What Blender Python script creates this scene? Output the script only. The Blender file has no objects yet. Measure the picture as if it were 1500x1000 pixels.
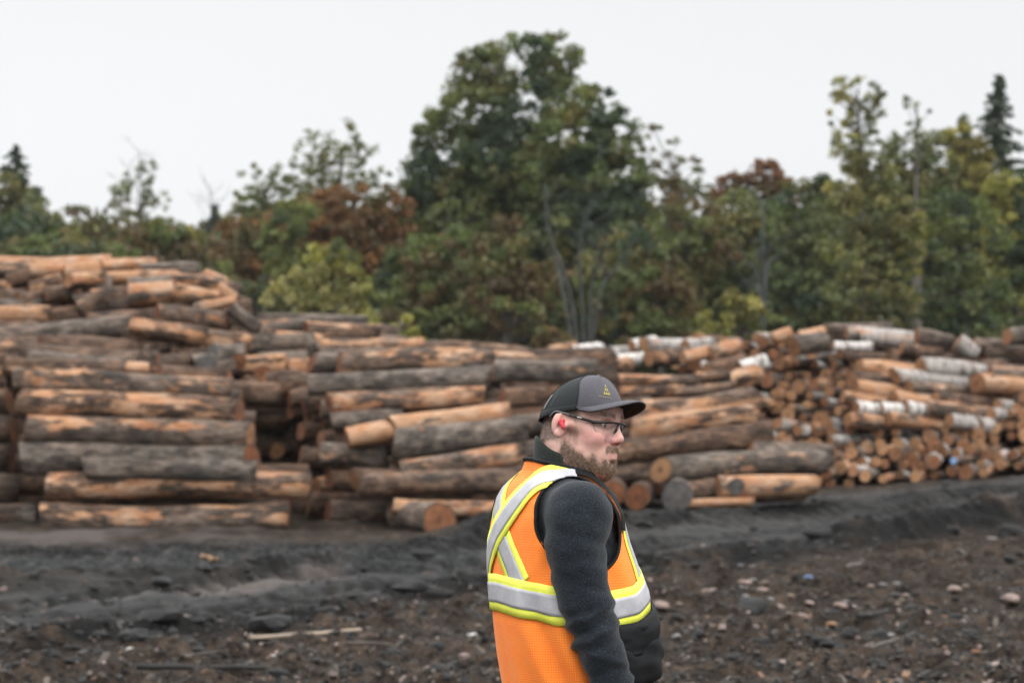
import bpy, bmesh, math, random
import numpy as np
from mathutils import Vector, Matrix
from mathutils.bvhtree import BVHTree

random.seed(11)
RNG = np.random.default_rng(11)
SC = bpy.context.scene
COL = SC.collection
R = math.radians

# ------------------------------------------------------------------ camera
FOC = 70.0
FPX = FOC / 36.0 * 1500.0            # focal length in photo pixels
CAMZ = 1.75
HORIZON = 575.0
PITCH = math.atan((HORIZON - 500.0) / FPX)
CAM = np.array([0.0, 0.0, CAMZ])
FWD = np.array([0.0, math.cos(PITCH), math.sin(PITCH)])
UPV = np.array([0.0, -math.sin(PITCH), math.cos(PITCH)])

def P(px, py, depth):
    """point seen at photo position (px, py) at a distance 'depth' in front of the camera"""
    return CAM + depth * (FWD + np.array([(px - 750.0) / FPX, 0, 0]) - (py - 500.0) / FPX * UPV)

def ground_pt(px, py, z=0.0):
    d = FWD + np.array([(px - 750.0) / FPX, 0, 0]) - (py - 500.0) / FPX * UPV
    t = (z - CAMZ) / d[2]
    return CAM + t * d

def project(x, y, z):
    dz = z - CAMZ
    dep = y * FWD[1] + dz * FWD[2]
    up = y * UPV[1] + dz * UPV[2]
    dep = np.maximum(dep, 0.05)
    return 750 + x / dep * FPX, 500 - up / dep * FPX

cam_d = bpy.data.cameras.new("camera")
cam = bpy.data.objects.new("camera", cam_d); COL.objects.link(cam)
cam.location = CAM
cam.rotation_euler = (math.pi / 2 + PITCH, 0, 0)
cam_d.lens = FOC; cam_d.sensor_width = 36.0
cam_d.clip_start = 0.1; cam_d.clip_end = 3000
cam_d.dof.use_dof = True
cam_d.dof.focus_distance = 4.72
cam_d.dof.aperture_fstop = 4.6
SC.camera = cam

# ------------------------------------------------------------------ noise
_T = RNG.random((256, 256)).astype(np.float32)
_T3 = RNG.random((64, 64, 64)).astype(np.float32)

def vnoise(x, y, s=1.0, o=0):
    x = np.asarray(x, dtype=np.float64) / s + o * 17.31; y = np.asarray(y, dtype=np.float64) / s + o * 9.77
    xi = np.floor(x).astype(int); yi = np.floor(y).astype(int)
    fx = x - xi; fy = y - yi
    fx = fx * fx * (3 - 2 * fx); fy = fy * fy * (3 - 2 * fy)
    a = _T[xi & 255, yi & 255]; b = _T[(xi + 1) & 255, yi & 255]
    c = _T[xi & 255, (yi + 1) & 255]; d = _T[(xi + 1) & 255, (yi + 1) & 255]
    return (a * (1 - fx) + b * fx) * (1 - fy) + (c * (1 - fx) + d * fx) * fy

def fbm(x, y, s=1.0, o=0, n=4):
    t = 0; w = 0; a = 1.0
    for i in range(n):
        t = t + a * vnoise(x, y, s / 2 ** i, o + i); w += a; a *= 0.55
    return t / w

def vnoise3(p, s=1.0, o=0.0):
    q = np.asarray(p, dtype=np.float64) / s + o * 7.77
    i = np.floor(q).astype(int); f = q - i; f = f * f * (3 - 2 * f)
    i0 = i & 63; i1 = (i + 1) & 63
    def g(a, b, c): return _T3[a, b, c]
    x0, y0, z0 = i0[..., 0], i0[..., 1], i0[..., 2]; x1, y1, z1 = i1[..., 0], i1[..., 1], i1[..., 2]
    fx, fy, fz = f[..., 0], f[..., 1], f[..., 2]
    c00 = g(x0, y0, z0) * (1 - fx) + g(x1, y0, z0) * fx
    c10 = g(x0, y1, z0) * (1 - fx) + g(x1, y1, z0) * fx
    c01 = g(x0, y0, z1) * (1 - fx) + g(x1, y0, z1) * fx
    c11 = g(x0, y1, z1) * (1 - fx) + g(x1, y1, z1) * fx
    return (c00 * (1 - fy) + c10 * fy) * (1 - fz) + (c01 * (1 - fy) + c11 * fy) * fz

def sstep(a, b, x):
    t = np.clip((x - a) / (b - a), 0, 1)
    return t * t * (3 - 2 * t)

# ------------------------------------------------------------------ mesh and object helpers
def mesh_np(name, V, F, mats, smooth=True, fmat=None):
    """V (n,3); F (m,3|4) array or list of index tuples"""
    me = bpy.data.meshes.new(name)
    V = np.ascontiguousarray(V, dtype=np.float32)
    if isinstance(F, np.ndarray):
        m, k = F.shape
        me.vertices.add(len(V)); me.vertices.foreach_set("co", V.ravel())
        me.loops.add(m * k); me.loops.foreach_set("vertex_index", np.ascontiguousarray(F, dtype=np.int32).ravel())
        me.polygons.add(m)
        me.polygons.foreach_set("loop_start", np.arange(0, m * k, k, dtype=np.int32))
        me.update(calc_edges=True)
    else:
        me.from_pydata(V.tolist(), [], F); me.update()
    for mt in mats: me.materials.append(mt)
    n = len(me.polygons)
    if fmat is not None: me.polygons.foreach_set("material_index", np.asarray(fmat, dtype=np.int32))
    sm = np.full(n, bool(smooth)) if not isinstance(smooth, np.ndarray) else smooth
    me.polygons.foreach_set("use_smooth", sm)
    return me

def attr(me, name, typ, data):
    a = me.attributes.new(name, typ, 'POINT')
    key = {'FLOAT': 'value', 'FLOAT_VECTOR': 'vector', 'FLOAT_COLOR': 'color'}[typ]
    a.data.foreach_set(key, np.ascontiguousarray(data, dtype=np.float32).ravel())

def obj(name, me, parent=None, loc=None):
    o = bpy.data.objects.new(name, me); COL.objects.link(o)
    if loc is not None: o.location = loc
    if parent is not None: o.parent = parent
    return o

def empty(name, loc=(0, 0, 0)):
    o = bpy.data.objects.new(name, None); COL.objects.link(o); o.location = loc
    o.empty_display_size = 0.2
    return o

def tag(o, label=None, cat=None, group=None, kind=None):
    if label: o["label"] = label
    if cat: o["category"] = cat
    if group: o["group"] = group
    if kind: o["kind"] = kind
    return o

def grid_faces(nu, nv, wrap_u=False, off=0):
    """faces of a grid stored as index u*nv+v"""
    u = np.arange(nu if wrap_u else nu - 1); v = np.arange(nv - 1)
    U, Vv = np.meshgrid(u, v, indexing='ij'); U2 = (U + 1) % nu
    return np.stack([U * nv + Vv, U2 * nv + Vv, U2 * nv + Vv + 1, U * nv + Vv + 1], -1).reshape(-1, 4) + off

def tube(pts, rad, ns=10, caps=True):
    """swept round tube along a polyline: V, F(list)"""
    pts = np.asarray(pts, float); n = len(pts)
    rad = np.broadcast_to(np.asarray(rad, float), (n,))
    T = np.gradient(pts, axis=0); T /= np.linalg.norm(T, axis=1)[:, None] + 1e-12
    ref = np.array([0, 0, 1.0]) if abs(T[0, 2]) < 0.9 else np.array([1.0, 0, 0])
    V = []
    nrm = np.cross(T[0], ref); nrm /= np.linalg.norm(nrm)
    for i in range(n):
        nrm = nrm - T[i] * np.dot(nrm, T[i]); nrm /= np.linalg.norm(nrm) + 1e-12
        b = np.cross(T[i], nrm)
        a = np.linspace(0, 2 * np.pi, ns, endpoint=False)
        V.append(pts[i] + rad[i] * (np.cos(a)[:, None] * nrm + np.sin(a)[:, None] * b))
    V = np.concatenate(V)
    F = []
    for i in range(n - 1):
        for j in range(ns):
            k = (j + 1) % ns
            F.append((i * ns + j, i * ns + k, (i + 1) * ns + k, (i + 1) * ns + j))
    if caps:
        F.append(tuple(range(ns - 1, -1, -1))); F.append(tuple((n - 1) * ns + j for j in range(ns)))
    return V, F

def join(parts):
    V = []; F = []; o = 0
    for v, f in parts:
        V.append(np.asarray(v)); F += [tuple(i + o for i in q) for q in (f.tolist() if isinstance(f, np.ndarray) else f)]
        o += len(v)
    return np.concatenate(V), F

def catmull(pts, n):
    pts = np.asarray(pts, float)
    p = np.vstack([2 * pts[0] - pts[1], pts, 2 * pts[-1] - pts[-2]])
    out = []
    m = len(pts) - 1
    for t in np.linspace(0, m, n):
        i = min(int(t), m - 1); u = t - i
        a, b, c, d = p[i], p[i + 1], p[i + 2], p[i + 3]
        out.append(0.5 * (2 * b + (c - a) * u + (2 * a - 5 * b + 4 * c - d) * u * u + (3 * b - a - 3 * c + d) * u ** 3))
    return np.array(out)

# ------------------------------------------------------------------ node helpers
class NT:
    def __init__(self, name):
        self.m = bpy.data.materials.new(name); self.m.use_nodes = True
        self.t = self.m.node_tree; self.t.nodes.clear()
        self.out = self.t.nodes.new("ShaderNodeOutputMaterial")
    def n(self, typ, props=None, **inp):
        nd = self.t.nodes.new("ShaderNode" + typ)
        for k, v in (props or {}).items(): setattr(nd, k, v)
        for k, v in inp.items():
            key = int(k[1:]) if k[0] == '_' and k[1:].isdigit() else k.replace('_', ' ')
            self.set(nd.inputs[key], v)
        return nd
    def set(self, sock, v):
        if isinstance(v, bpy.types.NodeSocket): self.t.links.new(v, sock)
        elif isinstance(v, bpy.types.Node): self.t.links.new(v.outputs[0], sock)
        else:
            if sock.type == 'RGBA' and len(v) == 3: v = (*v, 1)
            sock.default_value = v
    def attr(self, name): return self.n("Attribute", {"attribute_name": name})
    def mix(self, f, a, b, blend='MIX'):
        nd = self.t.nodes.new("ShaderNodeMix"); nd.data_type = 'RGBA'; nd.blend_type = blend
        self.set(nd.inputs[0], f); self.set(nd.inputs[6], a); self.set(nd.inputs[7], b)
        return nd.outputs[2]
    def math(self, op, a, b=0.0, c=0.0, clamp=False):
        nd = self.t.nodes.new("ShaderNodeMath"); nd.operation = op; nd.use_clamp = clamp
        self.set(nd.inputs[0], a); self.set(nd.inputs[1], b); self.set(nd.inputs[2], c)
        return nd.outputs[0]
    def vmul(self, a, b):
        nd = self.t.nodes.new("ShaderNodeVectorMath"); nd.operation = 'MULTIPLY'
        self.set(nd.inputs[0], a); self.set(nd.inputs[1], b)
        return nd.outputs[0]
    def noise(self, vec, scale, detail=3.0, rough=0.55):
        return self.n("TexNoise", Vector=vec, Scale=scale, Detail=detail, Roughness=rough).outputs[0]
    def rng(self, v, a, b, c=0.0, d=1.0, smooth=False):
        nd = self.n("MapRange", {"interpolation_type": 'SMOOTHSTEP' if smooth else 'LINEAR'})
        self.set(nd.inputs[0], v)
        for i, x in enumerate((a, b, c, d)): self.set(nd.inputs[1 + i], x)
        return nd.outputs[0]
    def bump(self, h, strength=0.4, dist=0.01):
        return self.n("Bump", Height=h, Strength=strength, Distance=dist).outputs[0]
    def done(self, **kw):
        b = self.n("BsdfPrincipled", **kw)
        self.t.links.new(b.outputs[0], self.out.inputs[0])
        return self.m

def plain(name, color, rough=0.7, var=0.12, scale=40.0, bump=0.0, **kw):
    t = NT(name); tc = t.n("TexCoord").outputs[3]
    nz = t.noise(tc, scale, 3)
    c = t.mix(t.rng(nz, 0.3, 0.7), tuple(x * (1 - var) for x in color), tuple(min(1, x * (1 + var)) for x in color))
    if bump: kw["Normal"] = t.bump(nz, bump, 0.004)
    return t.done(Base_Color=c, Roughness=rough, **kw)

# ------------------------------------------------------------------ world, sun, render settings
w = bpy.data.worlds.new("World"); SC.world = w; w.use_nodes = True
nt = w.node_tree; nt.nodes.clear()
wo = nt.nodes.new("ShaderNodeOutputWorld")
SUN_EL, SUN_AZ = R(48), R(140)      # azimuth from +Y clockwise: high, behind the camera to the right
sky = nt.nodes.new("ShaderNodeTexSky"); sky.sky_type = 'NISHITA'; sky.sun_disc = False
sky.sun_elevation = SUN_EL; sky.sun_rotation = SUN_AZ
hs = nt.nodes.new("ShaderNodeHueSaturation"); hs.inputs["Saturation"].default_value = 0.12
nt.links.new(sky.outputs[0], hs.inputs["Color"])
bg1 = nt.nodes.new("ShaderNodeBackground"); bg1.inputs[1].default_value = 0.05
nt.links.new(hs.outputs[0], bg1.inputs[0])
tcw = nt.nodes.new("ShaderNodeTexCoord"); sep = nt.nodes.new("ShaderNodeSeparateXYZ")
nt.links.new(tcw.outputs["Generated"], sep.inputs[0])
ramp = nt.nodes.new("ShaderNodeValToRGB")       # an overcast sky: grey-white at the horizon, brighter overhead
e = ramp.color_ramp.elements; ramp.color_ramp.interpolation = 'EASE'
e[0].position = 0.0; e[0].color = (0.207, 0.209, 0.212, 1)
e[1].position = 1.0; e[1].color = (1.0, 1.0, 1.0, 1)
x = e.new(0.20); x.color = (0.226, 0.2275, 0.2295, 1)
x = e.new(0.5); x.color = (0.92, 0.925, 0.935, 1)
nt.links.new(sep.outputs[2], ramp.inputs[0])
cl = nt.nodes.new("ShaderNodeTexNoise"); cl.inputs["Scale"].default_value = 2.2; cl.inputs["Detail"].default_value = 4
mr = nt.nodes.new("ShaderNodeMapRange"); mr.inputs[3].default_value = 0.97; mr.inputs[4].default_value = 1.03
nt.links.new(tcw.outputs["Generated"], cl.inputs[0]); nt.links.new(cl.outputs[0], mr.inputs[0])
ml = nt.nodes.new("ShaderNodeMix"); ml.data_type = 'RGBA'; ml.blend_type = 'MULTIPLY'; ml.inputs[0].default_value = 1
nt.links.new(ramp.outputs[0], ml.inputs[6]); nt.links.new(mr.outputs[0], ml.inputs[7])
bg2 = nt.nodes.new("ShaderNodeBackground"); bg2.inputs[1].default_value = 2.83
nt.links.new(ml.outputs[2], bg2.inputs[0])
ad = nt.nodes.new("ShaderNodeAddShader")
nt.links.new(bg1.outputs[0], ad.inputs[0]); nt.links.new(bg2.outputs[0], ad.inputs[1])
nt.links.new(ad.outputs[0], wo.inputs[0])
sd = bpy.data.lights.new("sun", 'SUN'); sd.energy = 1.45; sd.angle = R(25); sd.color = (1.0, 0.96, 0.9)
sun = bpy.data.objects.new("sun", sd); COL.objects.link(sun)
sdir = Vector((math.sin(SUN_AZ) * math.cos(SUN_EL), math.cos(SUN_AZ) * math.cos(SUN_EL), math.sin(SUN_EL)))
sun.rotation_euler = sdir.to_track_quat('Z', 'Y').to_euler()
sun.location = (8, -10, 14)
SC.view_settings.view_transform = 'Standard'; SC.view_settings.look = 'None'
SC.view_settings.exposure = 0.0; SC.view_settings.gamma = 1.0
SC.render.engine = 'CYCLES'
SC.cycles.use_denoising = True
SC.cycles.max_bounces = 6; SC.cycles.transparent_max_bounces = 12
SC.cycles.diffuse_bounces = 3; SC.cycles.glossy_bounces = 3
# ================================================================== GROUND
def curve_y(pts, px):
    a = np.array(pts, float); return np.interp(px, a[:, 0], a[:, 1])

ROAD = [(-300, 925), (0, 905), (200, 890), (400, 872), (600, 842), (750, 815), (900, 800), (1100, 785), (1300, 765), (1500, 740), (1900, 700)]
BAND1 = [(-300, 816), (0, 814), (300, 815), (560, 812), (640, 806), (800, 790)]
BAND2 = [(800, 772), (950, 757), (1200, 742), (1500, 716), (1900, 690)]
STRIP1 = [(-300, 789), (0, 788), (200, 790), (430, 787)]
STRIP2 = [(40, 884), (150, 868), (300, 852), (420, 842), (520, 826)]

def base_h(x, y):
    return 0.28 * sstep(3.5, 9.0, x - 0.1 * (y - 30)) * sstep(16, 34, y)

def ground_zones(x, y):
    px, py = project(x, y, base_h(x, y))
    wob = (fbm(x, y, 1.6, 3) - 0.5)
    ppm = np.maximum(1.0, (py - 560))               # vertical photo pixels grow with this
    def band(c, half, soft=0.25, wb=0.5):
        d = np.abs(py - curve_y(c, px)) / half + wob * wb
        return 1 - sstep(1 - soft, 1 + soft, d)
    inv = (py > HORIZON + 20) & (y > 3)
    road = band(ROAD, np.interp(px, [0, 600, 1500], [44, 36, 26])) * inv
    b1 = band(BAND1, 19) * (px < 700) * inv
    b2 = band(BAND2, 15) * (px > 780) * inv
    s1 = band(STRIP1, 8, 0.5, 0.9) * (1 - sstep(330, 450, px + wob * 160)) * inv * sstep(0.25, 0.5, fbm(x, y, 0.9, 61))
    s2 = band(STRIP2, np.interp(px, [40, 300, 500], [3, 7, 11]), 0.3, 0.8) * sstep(20, 120, px) * (1 - sstep(480, 525, px + wob * 70)) * inv * sstep(0.22, 0.42, fbm(x, y, 0.6, 62))
    fore = sstep(0, 26, py - curve_y(ROAD, px) - np.interp(px, [0, 600, 1500], [40, 34, 26]) + wob * 44 + 30 * (fbm(x, y, 0.5, 63) - 0.5)) * (y > 3)
    return px, py, road, b1, b2, s1, s2, fore, wob

def ground_h(x, y, fine=True):
    px, py, road, b1, b2, s1, s2, fore, wob = ground_zones(x, y)
    h = base_h(x, y)
    h = h + (fbm(x, y, 3.0, 5) - 0.5) * 0.20 + (fbm(x, y, 0.7, 8) - 0.5) * 0.13
    # along-track coordinate for tread lugs
    al = x * 0.63 + y * 0.77; ac = -x * 0.77 + y * 0.63
    h = h - road * 0.07 - b1 * 0.05
    lug = np.sin(al * 2 * np.pi / 0.26 + 2.2 * np.sin(ac * 2 * np.pi / 0.9)) * (0.6 + 0.8 * fbm(x, y, 1.2, 12))
    rutp = sstep(-0.2, 0.4, np.sin(ac * 2 * np.pi / 1.5 + wob * 2.5))
    h = h + road * (rutp * lug * 0.055 - rutp * 0.10 + road * (fbm(x, y, 0.45, 71) - 0.5) * 0.12)
    lug1 = np.sin((x + 0.35 * np.sin(y * 6)) * 2 * np.pi / 0.30)
    h = h + b1 * lug1 * 0.055 + b2 * 0.022 * lug
    # rut berms
    edge = np.exp(-((py - curve_y(ROAD, px) - np.interp(px, [0, 600, 1500], [46, 38, 27])) / 7.0) ** 2)
    edge2 = np.exp(-((py - curve_y(ROAD, px) + np.interp(px, [0, 600, 1500], [46, 38, 27])) / 5.0) ** 2)
    ok = (py > 640) & (y > 3)
    h = h + ok * (edge * (0.14 + 0.20 * sstep(950, 1400, px)) + edge2 * 0.11) * (0.4 + 1.2 * fbm(x, y, 0.5, 21))
    # mud bank beside the end log
    bx, by = ground_pt(740, 782)[:2]
    h = h + 0.26 * np.exp(-((x - bx) / 0.75) ** 2 - ((y - by) / 0.7) ** 2) * (0.6 + 0.8 * fbm(x, y, 0.4, 4))
    clod = fbm(x, y, 0.22, 31, 3)
    h = h + (0.022 + 0.05 * fore) * np.maximum(0, clod - 0.50) * 4.5 * (1 - 0.7 * s1) + (0.3 + fore) * (fbm(x, y, 0.12, 41, 2) - 0.5) * 0.05
    h = np.where(np.hypot(x, y) < 6.2, base_h(x, y) + (h - base_h(x, y)) * 0.35, h)
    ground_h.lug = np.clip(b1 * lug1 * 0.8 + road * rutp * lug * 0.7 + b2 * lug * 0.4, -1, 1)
    return h

def axis(lo, hi, step, far, grow=1.22):
    a = list(np.arange(lo, hi + 1e-6, step)); s = step
    while a[-1] < far: s *= grow; a.append(a[-1] + s)
    s = step
    while a[0] > -far: s *= grow; a.insert(0, a[0] - s)
    return np.array(a)

def build_ground():
    xs = axis(-8.6, 9.8, 0.045, 900); 
    ys = list(np.arange(11.5, 37.0, 0.05)); s = 0.05
    while ys[-1] < 1200: s *= 1.2; ys.append(ys[-1] + s)
    s = 0.05
    while ys[0] > -300: s *= 1.15; ys.insert(0, ys[0] - s)
    ys = np.array(ys)
    X, Y = np.meshgrid(xs, ys, indexing='ij')
    x = X.ravel(); y = Y.ravel()
    z = ground_h(x, y)
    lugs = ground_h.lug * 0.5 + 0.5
    far = np.hypot(x, y - 25)
    z = np.where(far > 60, base_h(x, y) + (z - base_h(x, y)) * np.clip(1 - (far - 60) / 60, 0, 1), z)
    px, py, road, b1, b2, s1, s2, fore, wob = ground_zones(x, y)
    off = np.interp(px, [0, 600, 1500], [46, 38, 27])
    dk = np.exp(-((py - curve_y(ROAD, px) - off - 3) / 9.0) ** 2) + 0.8 * np.exp(-((py - curve_y(ROAD, px) + off) / 5.5) ** 2) + 0.9 * np.exp(-((py - 800) / 5.0) ** 2) * (px < 600) + 0.7 * np.exp(-((py - curve_y(ROAD, px) + 6) / 4.0) ** 2)  # shadow lines along the ruts, painted in as dark soil
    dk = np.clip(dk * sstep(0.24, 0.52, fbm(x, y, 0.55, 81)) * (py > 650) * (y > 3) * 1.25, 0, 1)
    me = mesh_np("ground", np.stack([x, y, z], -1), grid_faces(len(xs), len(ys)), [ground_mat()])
    px, py, road, b1, b2, s1, s2, fore, wob = ground_zones(x, y)
    wet = np.clip(np.maximum(road * 0.9, np.maximum(b1, b2 * 0.8)), 0, 1)
    dry = np.clip(np.maximum(s1, s2) + 0.25 * b2 * (fbm(x, y, 0.8, 50) > 0.5), 0, 1)
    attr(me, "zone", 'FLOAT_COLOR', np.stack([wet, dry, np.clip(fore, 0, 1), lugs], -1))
    attr(me, "rut_shade", 'FLOAT', dk)
    o = obj("ground", me); tag(o, kind="structure")
    return o

def ground_mat():
    t = NT("mud ground")
    g = t.n("TexCoord").outputs[3]; z = t.n("SeparateColor", Color=t.attr("zone").outputs[0])
    n1 = t.noise(g, 1.3, 5); n2 = t.noise(g, 9.0, 5, 0.65); n3 = t.noise(g, 42.0, 3, 0.6); n4 = t.noise(g, 4.0, 4)
    n5 = t.noise(g, 19.0, 4, 0.7); n6 = t.noise(g, 2.1, 5, 0.65)
    brown = t.mix(t.rng(n5, 0.40, 0.60), (0.0039, 0.0032, 0.0026), (0.0292, 0.0210, 0.0151))
    brown = t.mix(t.rng(n6, 0.46, 0.58, smooth=True), brown, t.mix(t.rng(n2, 0.38, 0.62), (0.0082, 0.0065, 0.0052), (0.0604, 0.0428, 0.0311)))
    brown = t.mix(t.rng(n3, 0.60, 0.68), brown, (0.0731, 0.0531, 0.0385))
    al = t.vmul(t.n("VectorRotate", {"rotation_type": 'Z_AXIS'}, Vector=g, Angle=-0.885).outputs[0], (0.5, 2.6, 1.0))
    st = t.noise(al, 1.6, 5, 0.7)
    mud = t.mix(t.rng(n2, 0.36, 0.64), (0.0042, 0.0049, 0.0052), (0.0139, 0.0151, 0.0156))
    mud = t.mix(t.rng(st, 0.48, 0.60), mud, t.mix(t.rng(n5, 0.40, 0.62), (0.0071, 0.0077, 0.0080), (0.0302, 0.0311, 0.0307)))
    mud = t.mix(t.rng(n4, 0.58, 0.68), mud, (0.0202, 0.0172, 0.0151))
    dry = t.mix(t.rng(n3, 0.3, 0.7), (0.0403, 0.0344, 0.0319), (0.0882, 0.0756, 0.0697))
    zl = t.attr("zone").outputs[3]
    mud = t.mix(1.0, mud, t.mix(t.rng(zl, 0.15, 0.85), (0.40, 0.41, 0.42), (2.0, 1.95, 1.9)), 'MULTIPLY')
    c = t.mix(z.outputs[0], brown, mud)
    c = t.mix(z.outputs[1], c, dry)
    # little chips of wood trodden into the soil
    v = t.n("TexVoronoi", Vector=t.vmul(g, (16, 26, 1)), Scale=1.0)
    chip = t.math('MULTIPLY', t.rng(v.outputs[0], 0.13, 0.09), t.rng(t.noise(g, 2.2, 2), 0.50, 0.60))
    chip = t.math('MULTIPLY', chip, t.rng(z.outputs[2], 0.0, 1.0, 0.25, 0.8))
    c = t.mix(chip, c, t.mix(n2, (0.0462, 0.0319, 0.0218), (0.1092, 0.0882, 0.0714)))
    c = t.mix(t.attr("rut_shade").outputs[2], c, t.mix(t.rng(n5, 0.4, 0.6), (0.0024, 0.0023, 0.0022), (0.0076, 0.0071, 0.0067)))
    rough = t.rng(z.outputs[0], 0, 1, 0.92, 0.62)
    h = t.math('ADD', t.math('MULTIPLY', n2, 0.7), t.math('MULTIPLY', n3, 0.3))
    return t.done(Base_Color=c, Roughness=rough, Specular_IOR_Level=0.12, Normal=t.bump(h, 1.0, 0.06))

build_ground()

# ------------------------------------------------------------------ stones, sticks and scraps lying on the mud
def stone_mesh(seed, sx, sy, sz):
    bm = bmesh.new(); bmesh.ops.create_icosphere(bm, subdivisions=3, radius=1.0)
    V = np.array([v.co for v in bm.verts])
    F = np.array([[v.index for v in f.verts] for f in bm.faces]); bm.free()
    n = vnoise3(V, 0.9, seed) - 0.5; n2 = vnoise3(V, 0.35, seed + 3) - 0.5
    V = V * (1 + 0.85 * n + 0.22 * n2)[:, None] * np.array([sx, sy, sz])
    return V, F

def stone_mat():
    t = NT("field stone"); tc = t.n("TexCoord").outputs[3]; oc = t.n("ObjectInfo")
    n = t.noise(tc, 22, 4)
    c = t.mix(t.rng(n, 0.3, 0.7), (0.6, 0.6, 0.6), (1.15, 1.15, 1.15))
    c = t.mix(1.0, oc.outputs[1], c, 'MULTIPLY')
    return t.done(Base_Color=c, Roughness=0.85, Normal=t.bump(n, 0.5, 0.02))
M_STONE = stone_mat()
ST = [  # px, py, size px, colour, words
 (1046, 868, 20, 'p', 'rounded pinkish stone, one of the two lying edge to edge'), (1090, 853, 19, 'p', 'pale pink stone behind the two rounded stones'),
 (1032, 868, 15, 't', 'tan stone touching the rounded pinkish stone'), (1117, 864, 17, 'p', 'round pinkish stone right of the pair on the dirt'),
 (1118, 853, 14, 't', 'small tan stone above the round pinkish stone'), (998, 862, 19, 'p', 'flat pinkish stone just right of the black vest pocket'),
 (967, 887, 24, 'p', 'large pinkish stone against the edge of the vest pocket'), (1227, 848, 17, 'p', 'pinkish stone right of the blue scrap'),
 (1186, 883, 15, 'p', 'salmon stone behind the dark clod'), (1139, 890, 24, 'p', 'long flat pink stone beside the dark clod'),
 (1175, 903, 22, 'p', 'flat pink stone in the middle of the dirt'), (1200, 906, 20, 'g', 'pale stone with a flat top in the middle of the dirt'),
 (1218, 914, 19, 'o', 'orange tinged round stone on the brown dirt'), (1232, 886, 22, 'p', 'wide pinkish stone next to the white stone'),
 (1246, 889, 20, 'w', 'white stone, the brightest on the dirt'), (1290, 885, 13, 'p', 'small pink stone right of the white stone'),
 (1398, 862, 19, 'p', 'pinkish stone standing on the rough far bank'), (1480, 877, 28, 'p', 'long pale pink stone by the frame edge'),
 (1382, 903, 14, 'o', 'orange flat stone on the right side dirt'), (1184, 960, 14, 'p', 'pink stone low in the foreground dirt'),
 (1128, 912, 13, 'g', 'grey pebble below the dark clod'), (1044, 901, 12, 'r', 'reddish pebble among the dirt by the vest'),
 (1358, 897, 12, 'p', 'pinkish pebble near the orange flat stone'), (1430, 954, 13, 'o', 'ochre pebble in the lower right dirt'),
 (1454, 790, 16, 'g', 'grey stone at the far edge of the tracks'), (1150, 962, 11, 'g', 'grey pebble left of the low pink stone'),
 (190, 951, 15, 'w', 'whitish stone in the lower left dirt'), (258, 932, 10, 't', 'tan pebble behind the lower left white stone'),
 (532, 951, 22, 'p', 'pinkish round stone under the long plank'), (522, 912, 17, 'w', 'whitish flat stone right of the long plank'),
 (640, 946, 22, 'g', 'grey flat stone left of the worker'), (690, 930, 18, 'w', 'white flat stone beside the back of the vest'),
 (625, 913, 18, 'p', 'pinkish stone on the track edge left of the worker'), (597, 922, 15, 't', 'tan stone on the track edge left of the worker'),
 (357, 986, 18, 'w', 'white stone at the bottom of the dirt'), (400, 960, 8, 'w', 'tiny bright white pebble'),
 (440, 978, 14, 'p', 'pink stone at the bottom of the dirt'), (465, 972, 10, 'p', 'pink pebble beside the bottom pink stone'),
 (700, 916, 11, 't', 'tan pebble next to the vest hem'), (1265, 872, 14, 'g', 'grey stone on the dark dirt behind the white stone'),
 (1160, 872, 12, 't', 'tan pebble near the blue scrap'), (1015, 893, 10, 't', 'tan pebble close to the vest pocket'),
 (1310, 872, 15, 'd', 'dark grey stone on the rough bank'), (1415, 858, 12, 't', 'tan pebble right of the bank stone'),
 (1085, 828, 11, 'g', 'grey stone half sunk at the edge of the track'), (1275, 858, 10, 'p', 'pink pebble between bank and white stone'),
]
SCOL = {'p': (0.185, 0.135, 0.115), 't': (0.15, 0.11, 0.08), 'g': (0.135, 0.13, 0.125), 'w': (0.30, 0.29, 0.28), 'o': (0.19, 0.10, 0.05), 'r': (0.24, 0.085, 0.07), 'd': (0.025, 0.024, 0.023)}
for i, (px, py, s, c, words) in enumerate(ST):
    g = ground_pt(px, py); 
    for _ in range(3): g = ground_pt(px, py, float(ground_h(np.array([g[0]]), np.array([g[1]]))[0]))
    m = s / FPX * g[1] * 0.9
    rr = random.Random(i)
    V, F = stone_mesh(i * 1.7, m * 0.52, m * 0.5, m * rr.uniform(0.19, 0.32))
    o = obj("stone", mesh_np("stone", V, F, [M_STONE]), loc=(g[0], g[1], g[2] + m * 0.03))
    o.rotation_euler = (0, rr.uniform(-0.2, 0.2), 0 if s > 20 else rr.uniform(-0.5, 0.5))
    k = rr.uniform(0.85, 1.15)
    o.color = (*[v * k for v in SCOL[c]], 1)
    tag(o, words, "stone", "loose stones on the dirt")

PR = random.Random(23)
for i in range(30):
    px = PR.uniform(965, 1330); py = PR.uniform(848, 935); g = ground_pt(px, py)
    for _ in range(3): g = ground_pt(px, py, float(ground_h(np.array([g[0]]), np.array([g[1]]))[0]))
    m = PR.uniform(6, 12) / FPX * g[1]
    V, F = stone_mesh(200 + i * 1.3, m * 0.6, m * 0.5, m * 0.32)
    o = obj("pebble", mesh_np("pebble", V, F, [M_STONE]), loc=(g[0], g[1], g[2] + m * 0.05)); o.rotation_euler = (0, 0, PR.uniform(-0.4, 0.4))
    k = PR.uniform(0.7, 1.25); o.color = (*[v * k for v in SCOL[PR.choice('pptg')]], 1)
    tag(o, "small pebble, one of many strewn between the larger pink stones", "pebble", "pebbles strewn on the brown dirt")
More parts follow.
